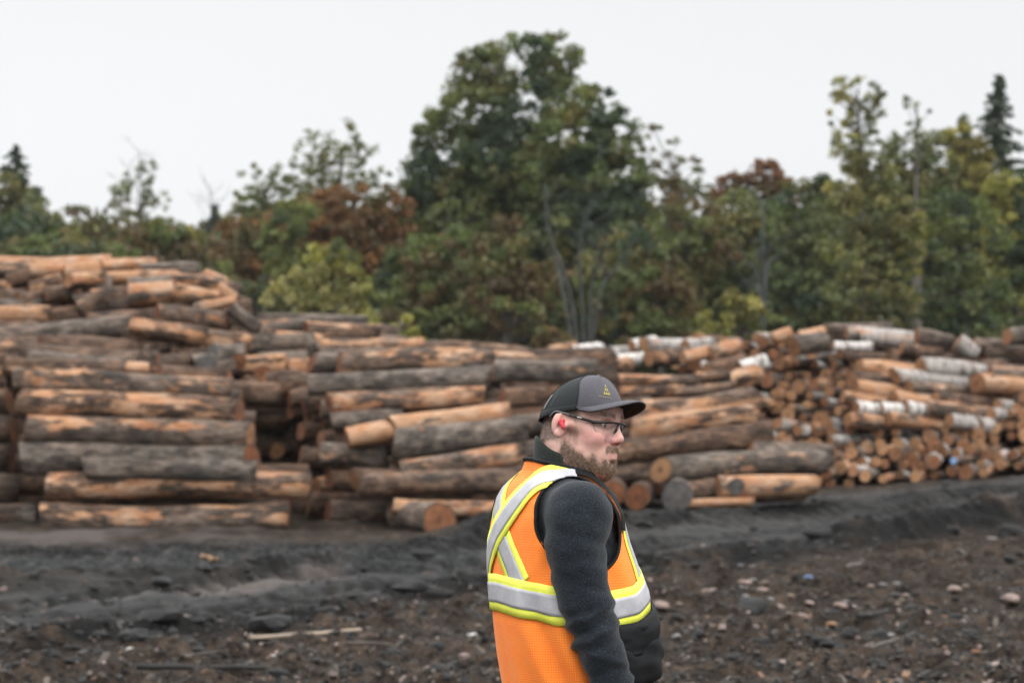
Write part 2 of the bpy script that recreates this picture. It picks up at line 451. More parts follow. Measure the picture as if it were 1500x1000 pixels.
# dark clods of earth
CL = [(1100, 897, 46, 'largest dark clod of earth, right of the worker'), (1288, 935, 30, 'dark clod at the end of the black bark strip'), (1245, 930, 24, 'dark clod beside the short grey stick'),
      (640, 985, 40, 'dark clod low beside the hem of the vest'), (262, 861, 16, 'dark clod on the tyre track at left'), (1480, 783, 34, 'dark clod on the right hand bank by the frame edge')]
M_CLOD = plain("dark earth clod", (0.0085, 0.008, 0.0078), 0.9, 0.5, 30, 0.6)
for i, (px, py, s, words) in enumerate(CL):
    g = ground_pt(px, py)
    for _ in range(3): g = ground_pt(px, py, float(ground_h(np.array([g[0]]), np.array([g[1]]))[0]))
    m = s / FPX * g[1]
    V, F = stone_mesh(i * 2.9 + 60, m * 0.5, m * 0.5, m * 0.33)
    V = V * (1 + 0.25 * (vnoise3(V, m * 0.12, i) - 0.5))[:, None]
    o = obj("earth_clod", mesh_np("earth_clod", V, F, [M_CLOD]), loc=(g[0], g[1], g[2] + m * 0.1))
    tag(o, words, "clod", "clods of dark earth")

M_STICK = NT("weathered wood")
_tc = M_STICK.n("TexCoord").outputs[3]; _oc = M_STICK.n("ObjectInfo")
_n = M_STICK.noise(M_STICK.vmul(_tc, (3, 40, 40)), 1.0, 4)
M_STICK = M_STICK.done(Base_Color=M_STICK.mix(1.0, _oc.outputs[1], M_STICK.mix(M_STICK.rng(_n, 0.3, 0.7), (0.55, 0.55, 0.55), (1.2, 1.2, 1.2)), 'MULTIPLY'), Roughness=0.85)
STK = [  # ax, ay, bx, by, width px, colour, name, label
 (365, 947, 528, 934, 10, (0.36, 0.28, 0.21), 'plank', 'long flat pale board lying in the lower left dirt'),
 (505, 958, 590, 962, 5, (0.10, 0.08, 0.06), 'stick', 'thin brown stick under the long pale board'),
 (265, 962, 330, 955, 6, (0.09, 0.07, 0.055), 'stick', 'crooked brown stick left of the long pale board'),
 (1255, 918, 1300, 908, 8, (0.02, 0.018, 0.016), 'stick', 'black strip of bark lying near the white stone'),
 (1280, 951, 1318, 938, 5, (0.17, 0.15, 0.13), 'stick', 'short grey stick lying on the lower right dirt'),
 (1402, 808, 1434, 824, 5, (0.10, 0.085, 0.07), 'stick', 'brown stick slanting down the right bank'),
 (1320, 922, 1342, 906, 4, (0.03, 0.025, 0.02), 'stick', 'short dark twig on the right side dirt'),
 (1188, 723, 1200, 712, 5, (0.36, 0.25, 0.16), 'stick', 'pale splinter by the end of the smooth brown log'),
 (300, 832, 318, 836, 7, (0.34, 0.19, 0.08), 'stick', 'orange wood chip by the light mud strip'),
 (60, 842, 105, 838, 4, (0.12, 0.09, 0.065), 'stick', 'brown twig at the left frame edge'),
 (1238, 838, 1262, 832, 5, (0.2, 0.165, 0.14), 'stick', 'pale splinter right of the blue scrap'),
 (200, 990, 390, 992, 9, (0.022, 0.02, 0.018), 'stick', 'long black bark strip at the bottom edge of the dirt'),
]
for i, (ax, ay, bx, by, wd, colr, nm, words) in enumerate(STK):
    def gp(px, py):
        g = ground_pt(px, py)
        for _ in range(3): g = ground_pt(px, py, float(ground_h(np.array([g[0]]), np.array([g[1]]))[0]))
        return g
    a = gp(ax, ay); b = gp(bx, by); m = wd / FPX * a[1]
    d = b - a; L = np.linalg.norm(d)
    n = 9; tt = np.linspace(-0.5, 0.5, n)
    pts = np.stack([tt * L, (vnoise(tt * 6, tt * 0 + i, 1, i) - 0.5) * m * 1.5, (vnoise(tt * 5, tt * 0 + i, 1, i + 40) - 0.5) * m * 0.8], -1)
    if nm == 'plank': pts[:, 1:] *= 0.2
    V, F = tube(pts, m * 0.5 * np.linspace(1.1, 0.75, n), 8)
    if nm == 'plank': V[:, 1] *= 2.2; V[:, 2] *= 0.6
    o = obj(nm, mesh_np(nm, V, F, [M_STICK]))
    mid = (a + b) / 2
    qs = a + (b - a) * np.linspace(0, 1, 12)[:, None]; lift = float(np.percentile(ground_h(qs[:, 0], qs[:, 1]) - qs[:, 2], 96))
    X = d / L; Z = np.array([0, 0, 1.0]); Yv = np.cross(Z, X); Yv /= np.linalg.norm(Yv); Z = np.cross(X, Yv)
    o.matrix_world = Matrix(((X[0], Yv[0], Z[0], mid[0]), (X[1], Yv[1], Z[1], mid[1]), (X[2], Yv[2], Z[2], mid[2] + m * 0.3 + lift), (0, 0, 0, 1)))
    o.color = (*[v * 0.6 for v in colr], 1)
    tag(o, words, nm, "sticks and splinters on the dirt")

# blue scrap of plastic
g = ground_pt(1184, 848); g = ground_pt(1184, 848, float(ground_h(np.array([g[0]]), np.array([g[1]]))[0]))
V, F = stone_mesh(91, 0.028, 0.02, 0.018); V = V * (1 + 0.5 * (vnoise3(V, 0.012, 4) - 0.5))[:, None]
o = obj("plastic_scrap", mesh_np("plastic_scrap", V, F, [plain("blue plastic", (0.11, 0.21, 0.40), 0.5)], smooth=False), loc=(g[0], g[1], g[2] + 0.02))
tag(o, "small crumpled blue plastic scrap on the dirt behind the stones", "scrap")

# uncountable litter: bark crumbs, chips, pebbles
def build_litter():
    rg = np.random.default_rng(5)
    n = 9500
    px = rg.uniform(-60, 1560, n); py = 800 + 215 * rg.random(n) ** 0.8
    c = curve_y(ROAD, px) + np.interp(px, [0, 600, 1500], [36, 32, 22])
    keep = (py > c) | (rg.random(n) < 0.22); px = px[keep]; py = py[keep]; n = len(px)
    d = (HORIZON - py); yy = CAMZ * FPX / (py - HORIZON); xx = (px - 750) / FPX * yy
    zz = ground_h(xx, yy)
    s = rg.uniform(0.005, 0.016, n) * (1 + 1.0 * (rg.random(n) < 0.10))
    box = np.array([[-1, -1, -1], [1, -1, -1], [1, 1, -1], [-1, 1, -1], [-1, -1, 1], [1, -1, 1], [1, 1, 1], [-1, 1, 1]], float)
    fb = np.array([[0, 3, 2, 1], [4, 5, 6, 7], [0, 1, 5, 4], [1, 2, 6, 5], [2, 3, 7, 6], [3, 0, 4, 7]])
    a = rg.uniform(0, 6.28, n); ti = rg.normal(0, 0.5, n)
    B = box[None] * (1 + 0.5 * (rg.random((n, 8, 3)) - 0.5)) * (s[:, None] * np.stack([rg.uniform(.8, 1.9, n), rg.uniform(.6, 1, n), rg.uniform(.35, .8, n)], -1))[:, None]
    x = B[..., 0]; y = B[..., 1]; z = B[..., 2]
    x, z = x * np.cos(ti)[:, None] + z * np.sin(ti)[:, None], -x * np.sin(ti)[:, None] + z * np.cos(ti)[:, None]
    x, y = x * np.cos(a)[:, None] - y * np.sin(a)[:, None], x * np.sin(a)[:, None] + y * np.cos(a)[:, None]
    V = np.stack([x + xx[:, None], y + yy[:, None], z + zz[:, None] + s[:, None] * 0.3], -1).reshape(-1, 3)
    F = (fb[None] + (np.arange(n) * 8)[:, None, None]).reshape(-1, 4)
    pal = np.array([(0.008, 0.0075, 0.007), (0.030, 0.026, 0.022), (0.06, 0.05, 0.042), (0.12, 0.095, 0.08), (0.15, 0.112, 0.10), (0.12, 0.07, 0.042), (0.014, 0.013, 0.012)])
    ci = rg.choice(7, n, p=[.24, .26, .13, .07, .05, .03, .22])
    t = NT("litter"); at = t.attr("tint")
    me = mesh_np("wood_litter", V, F, [t.done(Base_Color=at.outputs[0], Roughness=0.9)], smooth=False)
    attr(me, "tint", 'FLOAT_COLOR', np.concatenate([np.repeat(pal[ci] * rg.uniform(.7, 1.3, (n, 1)), 8, 0), np.ones((n * 8, 1))], 1))
    o = obj("wood_litter", me); tag(o, "bark crumbs, chips and grit scattered over the brown dirt", "litter", kind="stuff")
build_litter()
def build_clods():
    rg = np.random.default_rng(15); n = 520
    px = rg.uniform(-40, 1540, n); off = np.interp(px, [0, 600, 1500], [46, 38, 27])
    k = rg.integers(0, 3, n)
    py = np.where(k == 0, curve_y(ROAD, px) + off + rg.normal(4, 7, n), np.where(k == 1, curve_y(ROAD, px) - off + rg.normal(0, 5, n), rg.uniform(830, 1000, n)))
    ok = py > 720; px = px[ok]; py = py[ok]; n = len(px)
    yy = CAMZ * FPX / (py - HORIZON); xx = (px - 750) / FPX * yy; zz = ground_h(xx, yy)
    VV = []; FF = []; o = 0
    for i in range(n):
        m = rg.uniform(0.02, 0.055) * (1 + (rg.random() < 0.1))
        bm = bmesh.new(); bmesh.ops.create_icosphere(bm, subdivisions=2, radius=1.0)
        v = np.array([q.co for q in bm.verts]); f = np.array([[q.index for q in fa.verts] for fa in bm.faces]); bm.free()
        v = v * (1 + 0.9 * (vnoise3(v, 0.8, i) - 0.5) + 0.4 * (vnoise3(v, 0.35, i) - 0.5))[:, None] * np.array([m * rg.uniform(0.8, 1.7), m, m * 0.65])
        VV.append(v + [xx[i], yy[i], zz[i] + m * 0.1]); FF.append(f + o); o += len(v)
    me = mesh_np("churned_soil", np.concatenate(VV), np.concatenate(FF), [M_CLOD], smooth=False)
    ob = obj("churned_soil", me); tag(ob, "small clods of churned dark soil along the tyre ruts", "soil", kind="stuff")
build_clods()
# ================================================================== LOGS
def log_mat():
    t = NT("log bark"); lp = t.attr("lp").outputs[1]; lk = t.n("SeparateColor", Color=t.attr("lk").outputs[0])
    peel, grey, birch = lk.outputs[0], lk.outputs[1], lk.outputs[2]
    n_l = t.noise(t.vmul(lp, (1.1, 3.2, 3.2)), 1.0, 4, 0.6)
    n_f = t.noise(t.vmul(lp, (7, 26, 26)), 1.0, 4, 0.7)
    n_m = t.noise(t.vmul(lp, (3.2, 6, 6)), 1.0, 4, 0.6)
    gcol = t.mix(t.rng(n_m, 0.35, 0.66), (0.046, 0.040, 0.035), (0.185, 0.158, 0.134))
    bcol = t.mix(t.rng(n_m, 0.35, 0.66), (0.032, 0.020, 0.014), (0.145, 0.086, 0.056))
    bark = t.mix(t.math('ADD', grey, t.rng(n_l, 0.3, 0.7, -0.3, 0.3), clamp=True), bcol, gcol)
    bark = t.mix(1.0, bark, t.mix(t.rng(n_f, 0.33, 0.60), (0.28, 0.26, 0.25), (1.25, 1.22, 1.2)), 'MULTIPLY')
    # dark damp and mud stains with their own outline
    n_d = t.noise(t.vmul(lp, (1.6, 4, 4)), 1.0, 3, 0.55)
    bark = t.mix(t.rng(n_d, 0.54, 0.66), bark, t.mix(0.65, bark, (0.02, 0.018, 0.016)))
    # where the bark was scraped off
    n_p = t.noise(t.vmul(lp, (1.5, 5.0, 5.0)), 1.0, 5, 0.66)
    th = t.rng(peel, 0, 1, 0.74, 0.36)
    pm = t.rng(t.math('SUBTRACT', n_p, th), -0.012, 0.03)
    n_s = t.noise(t.vmul(lp, (2.6, 8, 8)), 1.0, 3, 0.6)
    pm = t.math('MAXIMUM', pm, t.rng(t.math('SUBTRACT', n_s, t.rng(peel, 0, 1, 0.735, 0.60)), -0.01, 0.02))
    wood = t.mix(t.rng(n_l, 0.35, 0.65), (0.360, 0.204, 0.112), (0.255, 0.113, 0.056))
    wood = t.mix(t.rng(n_m, 0.45, 0.7), wood, (0.37, 0.262, 0.185))
    wood = t.mix(1.0, wood, t.mix(t.rng(n_f, 0.3, 0.6), (0.62, 0.58, 0.55), (1.1, 1.1, 1.1)), 'MULTIPLY')
    c = t.mix(pm, bark, wood)
    n_b = t.noise(t.vmul(lp, (16, 3, 3)), 1.0, 3, 0.6)
    bw = t.mix(t.rng(n_b, 0.50, 0.64), (0.50, 0.475, 0.45), (0.10, 0.08, 0.068))
    c = t.mix(t.math('MULTIPLY', birch, t.rng(n_p, 0.66, 0.60)), c, bw)
    h = t.math('ADD', t.math('MULTIPLY', n_f, t.rng(pm, 0, 1, 1.0, 0.25)), t.math('MULTIPLY', pm, -0.5))
    return t.done(Base_Color=c, Roughness=0.9, Specular_IOR_Level=0.25, Normal=t.bump(h, 0.8, 0.03))

def end_mat():
    t = NT("sawn log end"); lp = t.attr("lp").outputs[1]; rr = t.attr("rr").outputs[2]; tone = t.attr("lk").outputs[3]
    n = t.noise(t.vmul(lp, (0.3, 9, 9)), 1.0, 3); nf = t.noise(t.vmul(lp, (1, 60, 60)), 1.0, 2)
    rad = t.math('ADD', rr, t.math('MULTIPLY', n, 0.14))
    ring = t.math('SINE', t.math('MULTIPLY', rad, 46.0))
    red = t.mix(t.rng(n, 0.3, 0.7), (0.085, 0.030, 0.016), (0.20, 0.073, 0.034))
    tan = t.mix(t.rng(n, 0.3, 0.7), (0.25, 0.125, 0.060), (0.37, 0.215, 0.115))
    c = t.mix(tone, red, tan)
    c = t.mix(t.rng(rad, 0.36, 0.22), c, t.mix(0.6, c, (0.07, 0.035, 0.02)))
    c = t.mix(t.rng(rad, 0.93, 1.03), c, (0.09, 0.06, 0.04))
    c = t.mix(1.0, c, t.mix(t.rng(ring, -1, 1), (0.8, 0.78, 0.76), (1.1, 1.1, 1.1)), 'MULTIPLY')
    c = t.mix(t.rng(nf, 0.58, 0.7), c, t.mix(0.5, c, (0.04, 0.025, 0.02)))
    dk = t.noise(t.vmul(lp, (0.2, 4, 4)), 1.0, 2)
    c = t.mix(t.rng(dk, 0.60, 0.70, 0, 0.6), c, (0.06, 0.045, 0.04))
    return t.done(Base_Color=c, Roughness=0.92, Specular_IOR_Level=0.2, Normal=t.bump(nf, 0.4, 0.01))
M_BARK, M_END = log_mat(), end_mat()
M_GREYEND = plain("weathered grey log end", (0.075, 0.07, 0.066), 0.95, 0.4, 9)
M_BLUEEND = plain("blue painted log end", (0.16, 0.25, 0.42), 0.7, 0.3, 20)

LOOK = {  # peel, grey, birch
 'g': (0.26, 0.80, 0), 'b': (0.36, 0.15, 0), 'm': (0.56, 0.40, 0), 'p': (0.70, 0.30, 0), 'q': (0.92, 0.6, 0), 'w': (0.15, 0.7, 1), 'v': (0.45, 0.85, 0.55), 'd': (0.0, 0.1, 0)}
LWORD = {'g': 'grey barked log', 'b': 'brown barked log', 'm': 'tan patched log', 'p': 'half peeled log', 'q': 'pale peeled log', 'w': 'white birch log', 'v': 'pale mottled log', 'd': 'dark barked log'}

def log_geo(L, ra, rb, look, seed, tone, nx=12, ns=18):
    """local frame: axis along +x, centre at the origin. a = end at -x"""
    rg = np.random.default_rng(seed)
    u = np.linspace(0, 1, nx); th = np.linspace(0, 2 * np.pi, ns, endpoint=False)
    U, TH = np.meshgrid(u, th, indexing='ij')
    r = ra + (rb - ra) * U
    s = seed * 3.71
    q = np.stack([U * L * 1.1 + s, np.cos(TH) * 0.9 + s * 0.3, np.sin(TH) * 0.9], -1)
    r = r * (1 + 0.27 * (vnoise3(q, 0.75) - 0.5) + 0.10 * (vnoise3(q, 0.26) - 0.5))
    for _ in range(rg.integers(0, 3)):              # knots
        k = rg.uniform(0.1, 0.9); t0 = rg.uniform(0, 6.28)
        d2 = ((U - k) * L / 0.11) ** 2 + (np.angle(np.exp(1j * (TH - t0))) / 0.45) ** 2
        r = r * (1 + 0.16 * np.exp(-d2))
    bend = rg.normal(0, 0.014) * L; bdir = rg.uniform(0, 6.28)
    bz = bend * (1 - (2 * U - 1) ** 2)
    wob = 0.35 * ra * (vnoise(U * L, U * 0 + s, 1.1, 2) - 0.5)
    cut = [rg.normal(0, 0.18, 2), rg.normal(0, 0.18, 2)]
    y = r * np.cos(TH); z = r * np.sin(TH)
    x = (U - 0.5) * L
    x = x + (y * cut[0][0] + z * cut[0][1]) * (U == 0) + (y * cut[1][0] + z * cut[1][1]) * (U == 1)
    oy = np.cos(bdir) * bz + wob; oz = np.sin(bdir) * bz
    V = np.stack([x, y + oy, z + oz], -1).reshape(-1, 3)
    lp = np.stack([x + s, y + s * 0.61, z - s * 0.27], -1).reshape(-1, 3)
    F = []; 
    gi = np.arange(nx * ns).reshape(nx, ns)
    for i in range(nx - 1):
        for j in range(ns):
            F.append((gi[i, j], gi[i, (j + 1) % ns], gi[i + 1, (j + 1) % ns], gi[i + 1, j]))
    nside = len(F)
    rr = [np.ones(nx * ns)]; VV = [V]; LP = [lp]; base = nx * ns
    for e, (i, sg) in enumerate(((0, 1), (nx - 1, -1))):
        ring = V[gi[i]]; cen = ring.mean(0); mid = cen + (ring - cen) * 0.5
        ring2 = ring + (np.array([sg * 0.004, 0, 0]))
        ring2 = cen + (ring2 - cen) * 0.985 - np.array([sg * 0.012, 0, 0]) * 0
        VV += [ring2, mid, cen[None]]
        off = np.array([s * 1.3 + e, s * 0.7 + e * 3, -s * 0.2])
        LP += [ring2 * [0, 1, 1] + off, mid * [0, 1, 1] + off, cen[None] * [0, 1, 1] + off]
        rr += [np.ones(ns), np.full(ns, 0.5), np.zeros(1)]
        for j in range(ns):
            k = (j + 1) % ns
            q = [base + j, base + ns + j, base + ns + k, base + k]
            tq = [base + ns + j, base + 2 * ns, base + ns + k]
            # rim between bark and cap
            rm = [gi[i, j], base + j, base + k, gi[i, k]]
            if sg < 0: q.reverse(); tq.reverse(); rm.reverse()
            F += [tuple(q), tuple(tq), tuple(rm)]
        base += 2 * ns + 1
    V = np.concatenate(VV); lp = np.concatenate(LP); rr = np.concatenate(rr)
    fm = np.zeros(len(F), int); fm[nside:] = 1
    return V, F, fm, lp, rr

def frame_from(a, b):
    X = b - a; X = X / np.linalg.norm(X)
    Yv = np.cross([0, 0, 1.0], X); Yv /= np.linalg.norm(Yv)
    return np.stack([X, Yv, np.cross(X, Yv)], 1)

LOGS = []       # every log: dict(a, b, ra, rb, look, tone, stack, dark end)
def world_log(a, b, ra, rb, look, stack, tone=None, endm=None, hidden=False):
    LOGS.append(dict(a=np.asarray(a, float), b=np.asarray(b, float), ra=ra, rb=rb, look=look, stack=stack, tone=tone, endm=endm, hidden=hidden))

def px_log(stack, x0, y0, x1, y1, d, dep, look='m', psi=10.0, tone=None, endm=None):
    """a log whose axis runs from photo point 0 to 1; d = photo diameter; dep = depth of end 0"""
    a = P(x0, y0, dep)
    dx = (x1 - x0) / FPX * dep
    dep1 = dep + dx * math.tan(R(psi)); b = P(x1, y1, dep1)
    r = 0.5 * d / FPX * (dep + dep1) / 2
    tp = random.uniform(-0.06, 0.06)
    world_log(a, b, r * (1 + tp), r * (1 - tp), look, stack, tone, endm)

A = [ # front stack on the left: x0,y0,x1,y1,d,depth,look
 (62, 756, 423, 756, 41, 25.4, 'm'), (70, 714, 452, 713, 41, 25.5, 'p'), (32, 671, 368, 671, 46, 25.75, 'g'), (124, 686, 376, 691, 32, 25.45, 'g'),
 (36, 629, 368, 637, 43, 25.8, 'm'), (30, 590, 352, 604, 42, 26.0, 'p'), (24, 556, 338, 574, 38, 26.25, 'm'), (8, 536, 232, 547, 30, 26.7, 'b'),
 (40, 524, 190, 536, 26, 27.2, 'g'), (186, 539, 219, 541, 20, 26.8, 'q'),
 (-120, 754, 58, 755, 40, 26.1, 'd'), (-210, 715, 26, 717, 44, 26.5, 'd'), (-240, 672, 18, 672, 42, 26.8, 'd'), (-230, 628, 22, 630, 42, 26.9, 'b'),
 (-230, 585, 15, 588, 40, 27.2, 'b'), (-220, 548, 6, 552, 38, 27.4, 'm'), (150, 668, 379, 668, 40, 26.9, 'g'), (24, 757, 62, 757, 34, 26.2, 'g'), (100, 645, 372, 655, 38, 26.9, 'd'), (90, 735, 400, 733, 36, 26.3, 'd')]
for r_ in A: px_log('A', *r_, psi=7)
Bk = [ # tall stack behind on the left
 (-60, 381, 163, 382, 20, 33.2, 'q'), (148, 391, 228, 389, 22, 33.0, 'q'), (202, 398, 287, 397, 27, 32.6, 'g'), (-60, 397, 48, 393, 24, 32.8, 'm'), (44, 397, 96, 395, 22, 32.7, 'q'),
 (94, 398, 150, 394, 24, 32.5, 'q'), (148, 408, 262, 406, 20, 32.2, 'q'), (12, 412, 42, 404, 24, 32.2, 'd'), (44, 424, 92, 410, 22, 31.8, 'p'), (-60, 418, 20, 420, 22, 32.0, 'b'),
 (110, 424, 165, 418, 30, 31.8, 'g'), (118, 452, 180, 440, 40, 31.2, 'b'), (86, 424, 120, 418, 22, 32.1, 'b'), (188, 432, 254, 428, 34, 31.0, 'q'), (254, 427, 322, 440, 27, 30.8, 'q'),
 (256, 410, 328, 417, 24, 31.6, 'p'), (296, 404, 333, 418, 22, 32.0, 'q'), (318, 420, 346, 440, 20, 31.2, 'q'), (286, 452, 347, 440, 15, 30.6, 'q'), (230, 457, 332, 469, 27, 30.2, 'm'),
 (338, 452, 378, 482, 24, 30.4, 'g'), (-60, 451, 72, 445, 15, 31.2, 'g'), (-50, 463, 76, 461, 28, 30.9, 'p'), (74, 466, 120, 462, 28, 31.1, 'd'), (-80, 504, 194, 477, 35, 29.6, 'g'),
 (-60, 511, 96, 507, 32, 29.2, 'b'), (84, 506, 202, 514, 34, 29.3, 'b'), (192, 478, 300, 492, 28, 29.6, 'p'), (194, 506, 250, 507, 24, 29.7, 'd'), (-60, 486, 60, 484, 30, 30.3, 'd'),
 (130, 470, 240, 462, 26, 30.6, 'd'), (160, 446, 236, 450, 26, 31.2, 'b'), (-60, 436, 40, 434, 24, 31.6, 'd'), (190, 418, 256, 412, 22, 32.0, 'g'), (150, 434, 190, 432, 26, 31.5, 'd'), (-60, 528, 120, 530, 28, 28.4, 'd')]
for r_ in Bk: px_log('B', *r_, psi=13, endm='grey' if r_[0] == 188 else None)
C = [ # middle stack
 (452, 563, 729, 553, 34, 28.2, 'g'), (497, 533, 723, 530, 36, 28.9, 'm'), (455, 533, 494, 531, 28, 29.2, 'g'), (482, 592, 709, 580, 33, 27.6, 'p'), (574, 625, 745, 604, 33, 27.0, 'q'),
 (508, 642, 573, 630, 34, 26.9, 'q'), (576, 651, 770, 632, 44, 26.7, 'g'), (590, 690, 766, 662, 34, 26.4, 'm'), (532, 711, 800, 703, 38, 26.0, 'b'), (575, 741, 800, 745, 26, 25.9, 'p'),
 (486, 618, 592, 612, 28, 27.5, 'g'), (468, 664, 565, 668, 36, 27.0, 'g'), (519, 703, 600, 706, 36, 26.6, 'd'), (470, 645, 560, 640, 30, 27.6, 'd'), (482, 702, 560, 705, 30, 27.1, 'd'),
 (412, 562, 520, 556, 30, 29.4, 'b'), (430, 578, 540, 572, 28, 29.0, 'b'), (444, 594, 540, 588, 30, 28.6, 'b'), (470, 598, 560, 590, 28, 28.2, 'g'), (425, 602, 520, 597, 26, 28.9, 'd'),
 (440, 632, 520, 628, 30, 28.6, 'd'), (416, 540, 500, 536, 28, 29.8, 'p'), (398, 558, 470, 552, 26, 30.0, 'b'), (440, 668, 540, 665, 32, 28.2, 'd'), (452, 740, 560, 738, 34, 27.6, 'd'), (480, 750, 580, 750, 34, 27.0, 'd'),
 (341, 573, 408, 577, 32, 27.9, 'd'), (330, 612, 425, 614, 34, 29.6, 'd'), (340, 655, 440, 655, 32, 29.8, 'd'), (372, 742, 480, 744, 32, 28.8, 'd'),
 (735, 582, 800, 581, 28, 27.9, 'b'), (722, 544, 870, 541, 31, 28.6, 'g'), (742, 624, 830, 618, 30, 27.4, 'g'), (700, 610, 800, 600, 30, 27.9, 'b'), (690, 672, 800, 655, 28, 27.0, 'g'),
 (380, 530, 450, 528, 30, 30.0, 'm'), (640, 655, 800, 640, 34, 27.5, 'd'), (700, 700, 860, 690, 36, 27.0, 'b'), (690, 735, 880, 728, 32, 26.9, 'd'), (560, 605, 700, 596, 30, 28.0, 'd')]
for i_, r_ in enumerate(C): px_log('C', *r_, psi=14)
# shorter logs turned further towards the camera fill the recess between the stacks: their red and orange sawn ends show
C2 = [(408, 566, 26), (424, 586, 27), (452, 612, 28), (470, 622, 24), (484, 640, 26), (478, 684, 28), (500, 690, 26), (462, 712, 28), (498, 722, 30),
      (520, 740, 30), (548, 752, 28), (470, 748, 30), (548, 694, 26), (374, 588, 24), (392, 612, 24), (378, 642, 24), (404, 660, 26), (388, 690, 24), (232, 516, 24), (258, 540, 24), (278, 520, 22), (322, 545, 24), (360, 545, 26), (384, 560, 26), (100, 412, 20), (132, 436, 24), (146, 452, 24), (66, 432, 22), (30, 440, 22), (206, 450, 22)]
CR = random.Random(8)
for a_, b_, d_ in C2:
    dp_ = 29.0 if b_ > 555 else 29.8
    if 370 < a_ < 410 and b_ > 570: dp_ = 30.4
    if a_ < 300 and b_ < 500: dp_ = 31.4
    px_log('C' if b_ > 555 else ('E' if a_ > 220 else 'B'), a_, b_, a_ + 52, b_ - 6, d_, dp_ - (b_ - 555) * 0.006 * (b_ > 555), CR.choice(['g', 'b', 'm', 'd', 'p']), psi=CR.uniform(28, 46), tone=CR.choice([0.0, 0.1, 0.25, 0.45, 0.6]))
E = [ # top of the middle stack, farther back
 (367, 506, 458, 502, 34, 30.4, 'g'), (290, 497, 366, 506, 37, 30.0, 'm'), (333, 536, 420, 533, 28, 29.4, 'p'), (286, 538, 345, 534, 34, 29.2, 'g'), (250, 511, 300, 510, 26, 29.9, 'p'),
 (264, 527, 300, 524, 26, 29.6, 'd'), (228, 533, 280, 531, 28, 29.2, 'b'), (378, 480, 458, 479, 24, 31.6, 'g'), (448, 483, 556, 486, 27, 31.4, 'm'), (376, 467, 538, 470, 17, 32.2, 'g'),
 (352, 480, 384, 484, 30, 31.2, 'q'), (374, 494, 474, 499, 20, 31.0, 'q'), (470, 506, 602, 508, 24, 31.0, 'p'), (520, 503, 642, 508, 20, 31.6, 'g'), (578, 507, 622, 503, 18, 31.2, 'q'),
 (600, 510, 775, 520, 22, 31.4, 'b'), (640, 518, 795, 530, 22, 30.8, 'p'), (600, 524, 720, 534, 20, 30.4, 'p'), (470, 526, 560, 520, 26, 30.4, 'g'), (700, 530, 860, 532, 20, 30.6, 'b'),
 (440, 518, 520, 514, 24, 30.6, 'b'), (410, 512, 470, 514, 26, 30.5, 'g'), (340, 488, 400, 492, 24, 30.9, 'b'), (310, 522, 360, 520, 36, 29.3, 'g')]
for r_ in E: px_log('E', *r_, psi=13, endm='grey' if r_[0] == 310 else None)
D = [ # stack beyond the worker's face
 (850, 556, 1022, 558, 19, 31.6, 'm'), (870, 577, 1002, 572, 21, 31.2, 'p'), (985, 574, 1074, 568, 17, 31.4, 'b'), (1018, 553, 1067, 551, 17, 32.2, 'b'), (935, 602, 1099, 585, 33, 30.6, 'm'),
 (925, 628, 1105, 607, 34, 30.2, 'p'), (890, 664, 1128, 633, 36, 29.8, 'b'), (968, 688, 1208, 676, 37, 29.3, 'g'), (880, 693, 966, 690, 30, 29.8, 'm'), (1052, 714, 1189, 711, 33, 29.0, 'q'),
 (1004, 719, 1062, 713, 28, 29.2, 'b'), (1005, 737, 1105, 734, 13, 28.7, 'q'), (1095, 662, 1218, 668, 34, 30.2, 'g'), (860, 625, 930, 620, 34, 30.8, 'd'), (850, 650, 960, 640, 34, 30.6, 'd'),
 (850, 600, 950, 596, 30, 31.0, 'b'), (1000, 655, 1130, 650, 30, 30.4, 'd'), (850, 706, 1000, 700, 32, 30.2, 'd'), (960, 715, 1060, 700, 30, 30.0, 'd')]
for r_ in D: px_log('D', *r_, psi=14, tone=0.8 if r_[0] == 968 else None)
# logs lying end-on towards the camera
def end_on(stack, px, py, dpx, dep, bx, by, depb, look, tone=0.0, endm=None):
    r = 0.5 * dpx / FPX * dep
    world_log(P(px, py, dep), P(bx, by, depb), r, r * 0.95, look, stack, tone, endm)
end_on('C', 643, 763, 52, 25.2, 588, 752, 26.3, 'g', 0.25)
end_on('D', 932, 728, 38, 28.6, 948, 716, 31.5, 'd', 0.1)
end_on('D', 896, 722, 40, 28.8, 912, 710, 31.5, 'd', 0.1)
end_on('D', 988, 726, 46, 28.5, 1003, 714, 31.0, 'g', 0.0, 'grey')
end_on('D', 1078, 712, 26, 28.85, 1040, 706, 31.0, 'g', 0.0, 'grey')
end_on('E', 302, 534, 30, 29.0, 330, 520, 31.5, 'g', 0.0, 'grey')
end_on('E', 348, 530, 26, 29.2, 362, 520, 31.5, 'd', 0.1)
end_on('C', 385, 548, 26, 29.2, 395, 540, 31.5, 'd', 0.1)

